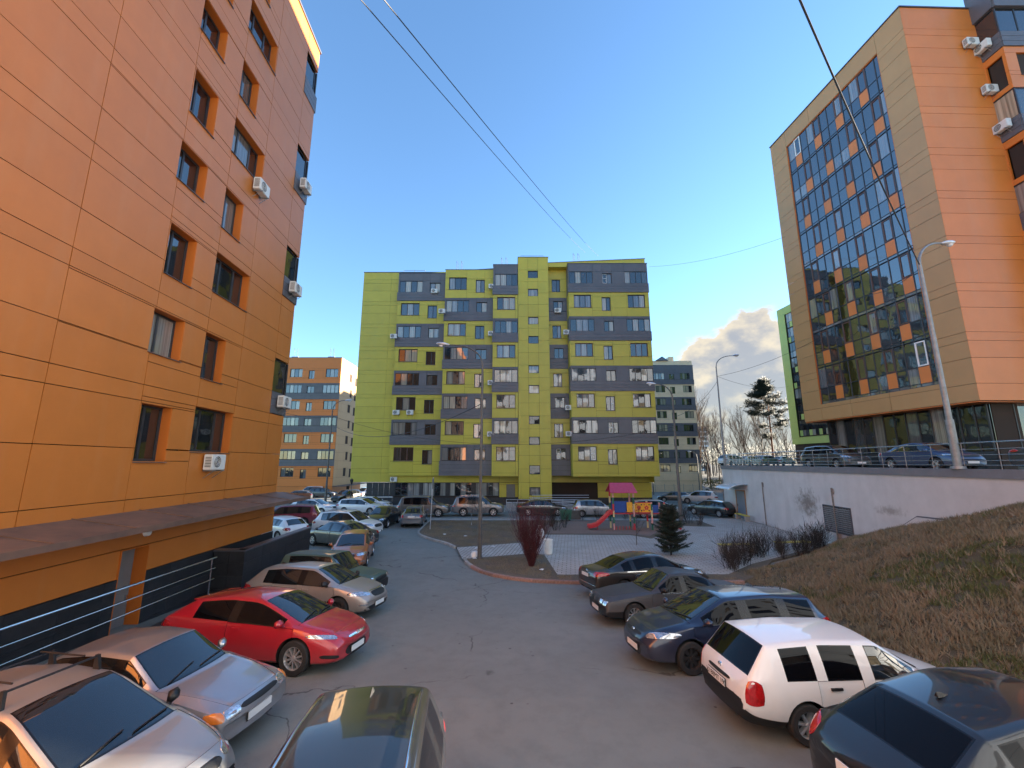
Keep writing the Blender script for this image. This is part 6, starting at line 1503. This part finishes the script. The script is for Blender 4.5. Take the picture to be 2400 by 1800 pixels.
SPEC['compact_sedan']['rear'] = [('tail_light', [(-h + .04, w * .66, .76), (-h + .22, w * .97, .78), (-h + .20, w * .97, .98), (-h + .05, w * .68, .98)], 'red_lens')]
SPEC['compact_sedan']['plate'] = (.42, .86)
h, w = h2('wagon')
SPEC['wagon']['front'] = [('headlight', [(h - .14, w * .52, .64), (h - .58, w * .97, .72), (h - .66, w * .97, .83), (h - .22, w * .54, .77)], 'lens'),
    ('grille', [(h, w * .40, .66), (h, -w * .40, .66), (h, -w * .40, .73), (h, w * .40, .73)], 'black', 0, False),
    ('lower_intake', [(h, w * .46, .26), (h, -w * .46, .26), (h, -w * .36, .46), (h, w * .36, .46)], 'black', 0, False)]
SPEC['wagon']['rear'] = [('tail_light', [(-h + .03, w * .74, .74), (-h + .44, w * .99, .80), (-h + .26, w * .99, 1.02), (-h + .06, w * .74, .98)], 'red_lens', -.6)]
h, w = h2('sport_suv')
SPEC['sport_suv']['rear'] = [('tail_light', [(-h + .04, w * .70, .86), (-h + .36, w * .98, .90), (-h + .28, w * .98, 1.12), (-h + .07, w * .72, 1.06)], 'red_lens', -.6)]
h, w = h2('suv')
SPEC['suv']['front'] = [('headlight', [(h - .07, w * .52, .76), (h - .44, w * .97, .84), (h - .50, w * .97, .94), (h - .12, w * .52, .90)], 'lens'),
    ('grille', [(h, w * .48, .68), (h, -w * .48, .68), (h, -w * .48, .88), (h, w * .48, .88)], 'black', 0, False),
    ('fog_lamp', [(h - .05, w * .62, .38), (h - .20, w * .94, .40), (h - .20, w * .94, .54), (h - .05, w * .66, .54)], 'black'),
    ('lower_intake', [(h, w * .55, .32), (h, -w * .55, .32), (h, -w * .50, .44), (h, w * .50, .44)], 'black', 0, False)]
for k in ('suv', 'big_suv', 'minivan', 'sport_suv'): SPEC[k].setdefault('clad', False)
P = {}
P['silver'] = paint('silver_paint', (.42, .435, .46), .78, .34, dirt=.24)
P['champagne'] = paint('champagne_paint', (.42, .385, .36), .55, .36)
P['red'] = paint('red_paint', (.40, .010, .022), .1, .3, dirt=.12)
P['green'] = paint('faded_green_paint', (.045, .085, .07), .0, .55, coat=.35, dirt=.3)
P['copper'] = paint('copper_paint', (.44, .125, .035), .4, .34, dirt=.14)
P['graphite'] = paint('graphite_paint', (.045, .047, .052), .5, .33)
P['black'] = paint('black_paint', (.0065, .0065, .0075), 0, .3, dirt=.10)
P['brownblack'] = paint('dark_brown_paint', (.020, .015, .013), .2, .32, dirt=.12)
P['navy'] = paint('navy_paint', (.010, .016, .045), .2, .3, dirt=.10)
P['matte'] = paint('matte_charcoal_paint', (.032, .034, .042), 0, .55, coat=.15, dirt=.25)
P['white'] = paint('white_car_paint', (.72, .72, .72), 0, .32, dirt=.22)
P['clean_white'] = paint('bright_white_paint', (.78, .77, .76), 0, .3, dirt=.2)
P['beige'] = paint('beige_paint', (.42, .41, .39), .6, .38, dirt=.34)
P['greyblue'] = paint('grey_blue_paint', (.15, .17, .20), .5, .36)
P['bronze'] = paint('bronze_grey_paint', (.13, .118, .11), .5, .36)
P['pewter'] = paint('pewter_paint', (.20, .195, .20), .5, .36)
P['maroon'] = paint('maroon_paint', (.23, .02, .04), .3, .32, dirt=.3)
P['blue'] = paint('blue_paint', (.02, .05, .14), .4, .32)
# ---------------------------------------------------------------- parked cars
random.seed(3)
CAR = lambda *a, **k: make_car(*a, **k)
def antenna_fin(root, sp, bvh, ap, pm):
    hit = bvh.ray_cast(Vector((sp['rt'] + .25, 0, 3)), Vector((0, 0, -1)), 4)[0]; b = MB()
    b.add([(-.09, -.025, 0), (.10, 0, 0), (-.09, .025, 0), (-.085, 0, .055), (-.03, 0, .048)], [(0, 1, 2), (0, 4, 1), (1, 4, 2), (0, 3, 4), (4, 3, 2), (0, 2, 3)]); o = b.obj('roof_antenna', mt['black'], root, hit)
def whip(root, sp, bvh, ap, pm):
    hit = bvh.ray_cast(Vector((sp['rt'] + .2, 0, 3)), Vector((0, 0, -1)), 4)[0]; b = MB(); b.cyl(hit, hit + Vector((-.14, 0, .24)), .006, .003, 6); b.cyl(hit, hit + Vector((-.02, 0, .03)), .02, .012, 8); b.obj('roof_antenna', mt['black'], root)
def rack(root, sp, bvh, ap, pm):
    for x in (sp['wt'] - .22, sp['rt'] + .55):
        b = MB(); ya = .52; z = 1.60; b.cyl((x, -ya, z), (x, ya, z), .016, n=8)
        o = b.obj('roof_bar', mt['white'] if x > 0 else mt['black'], root)
        for s in (-1, 1):
            f = MB(); hz = bvh.ray_cast(Vector((x, s * (ya - .03), 3)), Vector((0, 0, -1)), 4)[0]; f.add([(x - .06, s * ya, hz.z - .02), (x + .06, s * ya, hz.z - .02), (x + .025, s * (ya - .02), z + .02), (x - .025, s * (ya - .02), z + .02), (x - .06, s * (ya + .04), hz.z - .04), (x + .06, s * (ya + .04), hz.z - .04), (x + .025, s * (ya + .02), z + .02), (x - .025, s * (ya + .02), z + .02)], [(0, 1, 2, 3), (4, 5, 6, 7), (0, 1, 5, 4), (1, 2, 6, 5), (2, 3, 7, 6), (3, 0, 4, 7)]); f.obj('rack_foot', mt['black'], o)
    for s in (-1, 1): b = MB(); b.cyl((sp['wt'] - .30, s * .40, 1.64), (sp['rt'] + .5, s * .40, 1.64), .013, n=6); b.obj('rack_rail', mt['black'], root)
def rub_strip(root, sp, bvh, ap, pm):
    h = sp['L'] / 2; w = sp['W'] / 2 + .1
    for a, c in ((sp['axles'][1] + .36, sp['axles'][0] - .36),): ap('rub_strip', [(a, w, .50), (c, w, .50), (c, w, .54), (a, w, .54)], (0, -1, 0), 'seal', nu=14, nv=1, off=.012)
def chrome_line(root, sp, bvh, ap, pm):
    w = sp['W'] / 2 + .1; n = sp['side']
    a, c = n[1][0] + .1, sp['cw'] - .15; z0 = pw(sp['sh'], a); z1 = pw(sp['sh'], c); ap('window_trim', [(a, w, z0 - .03), (c, w, z1 - .03), (c, w, z1 - .008), (a, w, z0 - .008)], (0, -1, 0), 'chrome', nu=16, nv=1, off=.008)
def emblem(x_sign, z, s=.06):
    def f(root, sp, bvh, ap, pm):
        h = sp['L'] / 2; hit = bvh.ray_cast(Vector((x_sign * (h + .6), 0, z)), Vector((-x_sign, 0, 0)), 2)[0]
        if hit: b = MB(); b.lathe([(s, -.012), (s, .012), (s * .72, .014), (s * .72, -.014), (s, -.012)], 20, 'y'); b.box(-s * .95, s * .95, -.012, .012, -.009, .009); o = b.obj('emblem', mt['chrome'], root, hit, R(90)); o.scale = (1, 1, .8)
    return f
def plate_text(txt):
    def f(root, sp, bvh, ap, pm):
        zz = sp['plate'][1]; h = sp['L'] / 2; hit = bvh.ray_cast(Vector((-h - .6, 0, zz)), Vector((1, 0, 0)), 2)[0]
        cu = bpy.data.curves.new('plate_text', 'FONT'); cu.body = txt; cu.size = .115; cu.align_x = 'CENTER'; cu.align_y = 'CENTER'; cu.extrude = .001
        t = bpy.data.objects.new('t', cu); COL.objects.link(t); dg = bpy.context.evaluated_depsgraph_get(); me = bpy.data.meshes.new_from_object(t.evaluated_get(dg)); bpy.data.objects.remove(t)
        me.materials.clear(); me.materials.append(mt['black']); o = link('plate_lettering', me, root, (hit.x - .026, 0, zz)); o.rotation_euler = (R(90), 0, R(-90))
    return f
def spoiler(root, sp, bvh, ap, pm):
    w = sp['W'] / 2 * sp.get('wr', .7); z = bvh.ray_cast(Vector((sp['rt'], 0, 3)), Vector((0, 0, -1)), 4)[0].z; x = sp['rt']
    b = MB(); b.add([(x + .12, -w * .92, z - .012), (x + .12, w * .92, z - .012), (x - .16, w * .86, z - .035), (x - .16, -w * .86, z - .035), (x + .12, -w * .92, z - .05), (x + .12, w * .92, z - .05), (x - .16, w * .86, z - .06), (x - .16, -w * .86, z - .06)], [(0, 1, 2, 3), (4, 7, 6, 5), (0, 4, 5, 1), (1, 5, 6, 2), (2, 6, 7, 3), (3, 7, 4, 0)]); o = b.obj('rear_spoiler', pm, root)
def fuel_flap(root, sp, bvh, ap, pm):
    x = sp['axles'][1] - .1; ap('fuel_flap', [(x, 1.2, .70), (x + .16, 1.2, .70), (x + .16, 1.2, .85), (x, 1.2, .85)], (0, -1, 0), pm, mirror_y=False, nu=4, nv=4, off=.003, rnd=.6)
def ground(car_key, front_x, y, heading):
    h = SPEC[car_key]['L'] / 2; a = R(heading); return (front_x - h * math.cos(a), y - h * math.sin(a))
def rear_at(car_key, x, y, heading):
    h = SPEC[car_key]['L'] / 2; a = R(heading); return (x + h * math.cos(a), y + h * math.sin(a))
# left row, noses to the drive
CAR('lada_estate', ground('lada_estate', -3.85, 5.95, -10), -10, P['beige'], 'dusty beige estate car with a white bar roof rack', wheel='steel', mirror=mt['black'], extras=(rack, rub_strip), bumper='black')
CAR('lada', ground('lada', -4.22, 7.85, -8), -8, P['silver'], 'old silver hatchback with orange turn signals and chipped bonnet edge', wheel='steel', handle=mt['black'], extras=(rub_strip,))
CAR('coupe', ground('coupe', -3.6, 10.62, -10), -10, P['red'], 'glossy red coupe hatchback with silver spoked wheels', wheel='alloy10', glass='tint', extras=(spoiler, emblem(1, .66)))
CAR('hatch', ground('hatch', -4.25, 14.4, -11), -11, P['champagne'], 'champagne silver five door hatchback beside the red coupe', wheel='steel', mirror=mt['black'], extras=(antenna_fin, rub_strip))
CAR('jeep', ground('jeep', -4.75, 16.15, -9), -9, P['green'], 'boxy old dark green jeep with a dull bonnet and black grille', wheel='steel', bumper='black', mirror=mt['black'], lod=2)
CAR('hatch', (-8.05, 22.6), 282, P['copper'], 'copper brown hatchback facing the drive in front of the black tiled parapet', wheel='alloy5', extras=(antenna_fin,))
CAR('sedan', (-10.4, 26.9), 152, P['graphite'], 'graphite saloon parked crosswise between copper hatchback and white crossover', wheel='alloy5', extras=(antenna_fin,))
CAR('suv', (-11.3, 30.4), -14, P['clean_white'], 'white crossover with a wide dark grille facing the drive', wheel='alloy5', rails='galv', extras=(emblem(1, .78),))
CAR('sedan', (-10.35, 35.4), 268, P['black'], 'black saloon seen head on beside the grey saloon', wheel='alloy5')
CAR('compact_sedan', (-7.95, 35.9), 96, P['greyblue'], 'grey blue saloon seen from behind at the lawn kerb', wheel='alloy7', extras=(emblem(-1, .96),))
# right row
CAR('sport_suv', rear_at('sport_suv', 4.0, 5.6, 6), 6, P['black'], 'glossy black coupe style crossover beside the white wagon', wheel='alloy5', rear_glass='tint', glass='tint', extras=(antenna_fin,))
CAR('estate', rear_at('estate', 3.68, 8.3, 4), 4, P['white'], 'white estate car with black bumper and dark rear windows', wheel='alloy7', rear_glass='tint', bumper='black', handle=mt['black'], extras=(plate_text('X188MT 190'), emblem(-1, .89, .05)))
CAR('wagon', ground('wagon', 2.85, 10.7, 188), 188, P['navy'], 'dark navy estate car with a clear headlamp and whip antenna', wheel='steel', glass='tint', rear_glass='tint', extras=(whip, emblem(1, .70)))
CAR('old_sedan', ground('old_sedan', 2.6, 13.85, 188), 188, P['matte'], 'matte charcoal old saloon with twin round headlamps', wheel='alloy10', glass='tint', mirror=mt['black'], rear_glass=None, extras=(chrome_line,), bumper='black')
CAR('sedan', rear_at('sedan', 2.75, 16.65, 16), 16, P['brownblack'], 'shiny dark brown saloon with chrome window trim by the plaza', wheel='alloy5', handle=mt['chrome'], rear_glass='tint', glass='tint', extras=(chrome_line, emblem(-1, .92)))
# black one under the viewpoint
CAR('suv', (-1.55, 4.3), 276.5, P['black'], 'black crossover with bright roof rails alone in the drive', wheel='alloy5', rails='chrome', rear_glass='tint', extras=(antenna_fin,))
# row before the lime block
CAR('big_suv', (-8.3, 41.3), 0, P['bronze'], 'bronze grey off-road car with roof bars before the dark shop windows', wheel='alloy7', rails='chrome', rear_glass='tint')
CAR('big_suv', (-3.25, 41.75), 0, P['pewter'], 'pewter grey large off-road car behind the tall lamp post', wheel='alloy5', rails='chrome', rear_glass='tint')
CAR('sedan', (2.85, 42.1), 0, P['black'], 'black saloon with blue reflecting windows before the lime block entrance', wheel='alloy5', extras=(chrome_line,))
CAR('tall_hatch', (7.75, 41.3), 0, P['silver'], 'silver tall hatchback behind the playground slide', wheel='cap')
CAR('minivan', (13.2, 40.4), 0, P['champagne'], 'pale beige minivan behind the playground tower', wheel='cap', rear_glass='tint')
# far left
def far(key, u, v, hd, col, label, dz=0, lod=1, **k):
    for y in range(6): pass
    z = 0.0
    for _ in range(4): p = G(u, v, z); z = gz(p.y)
    CAR(key, (p.x, p.y, z), hd, P[col], label, lod=lod, wheel='cap', plate=False, **k)
far('minivan', 672, 1232, 195, 'maroon', 'maroon minivan beyond the end of the orange canopy', lod=2, rails='galv')
far('hatch', 650, 1262, 150, 'clean_white', 'white car showing its red tail lamp behind the parapet end')
far('hatch', 735, 1205, -8, 'clean_white', 'white hatchback with a dented door behind the maroon minivan')
far('wagon', 845, 1204, -8, 'white', 'white estate behind the white crossover roof')
far('hatch', 868, 1196, -4, 'clean_white', 'small white hatchback next to the black saloon front')
far('suv', 812, 1176, 250, 'black', 'black crossover seen from behind by the small lantern')
far('suv', 755, 1166, 0, 'graphite', 'graphite crossover before the far orange block')
far('minivan', 855, 1164, 260, 'clean_white', 'white car at the corner of the lime block plinth')
far('big_suv', 728, 1164, 190, 'white', 'white off-road car at the foot of the far orange block')
far('hatch', 695, 1172, 200, 'greyblue', 'blue grey hatchback beside the white off-road car')
far('sedan', 655, 1180, 200, 'navy', 'navy saloon in the far row by the canopy end')
# far right, behind the garage corner
far('hatch', 1580, 1176, 160, 'graphite', 'graphite car beyond the dark lamp post by the mesh fence')
far('suv', 1640, 1180, 150, 'white', 'white crossover parked beyond the garage corner')
far('hatch', 1668, 1208, 120, 'black', 'dark hatchback with a pale roof at the garage corner', lod=2)
far('sedan', 1610, 1150, 10, 'silver', 'silver car behind the mesh fence')
far('hatch', 1640, 1152, 10, 'clean_white', 'white hatchback behind the mesh fence')
# terrace
CAR('minivan', (22.2, 29.6, 4.52), 268, P['graphite'], 'graphite minivan behind the terrace railing', wheel='alloy5', glass='tint', rear_glass='tint')
CAR('compact_sedan', (21.9, 22.6, 4.52), 268, P['blue'], 'blue saloon behind the terrace railing by the thick lamp post', wheel='alloy5')
CAR('sedan', (22.0, 16.0, 4.52), 268, P['graphite'], 'dark saloon low behind the terrace railing at the lamp post foot', wheel='alloy5')
for i, (x, y) in enumerate([(34, 66), (37.5, 67.5), (41, 69), (44.5, 70.5)]): CAR('hatch' if i % 2 else 'minivan', (x, y, 4.52), 20 + i * 3, P['clean_white' if i != 2 else 'silver'], 'white car in the row at the far end of the terrace' if i != 2 else 'silver car in the row of white cars at the terrace end', lod=1, wheel='cap', plate=False, group='cars at the far end of the terrace')
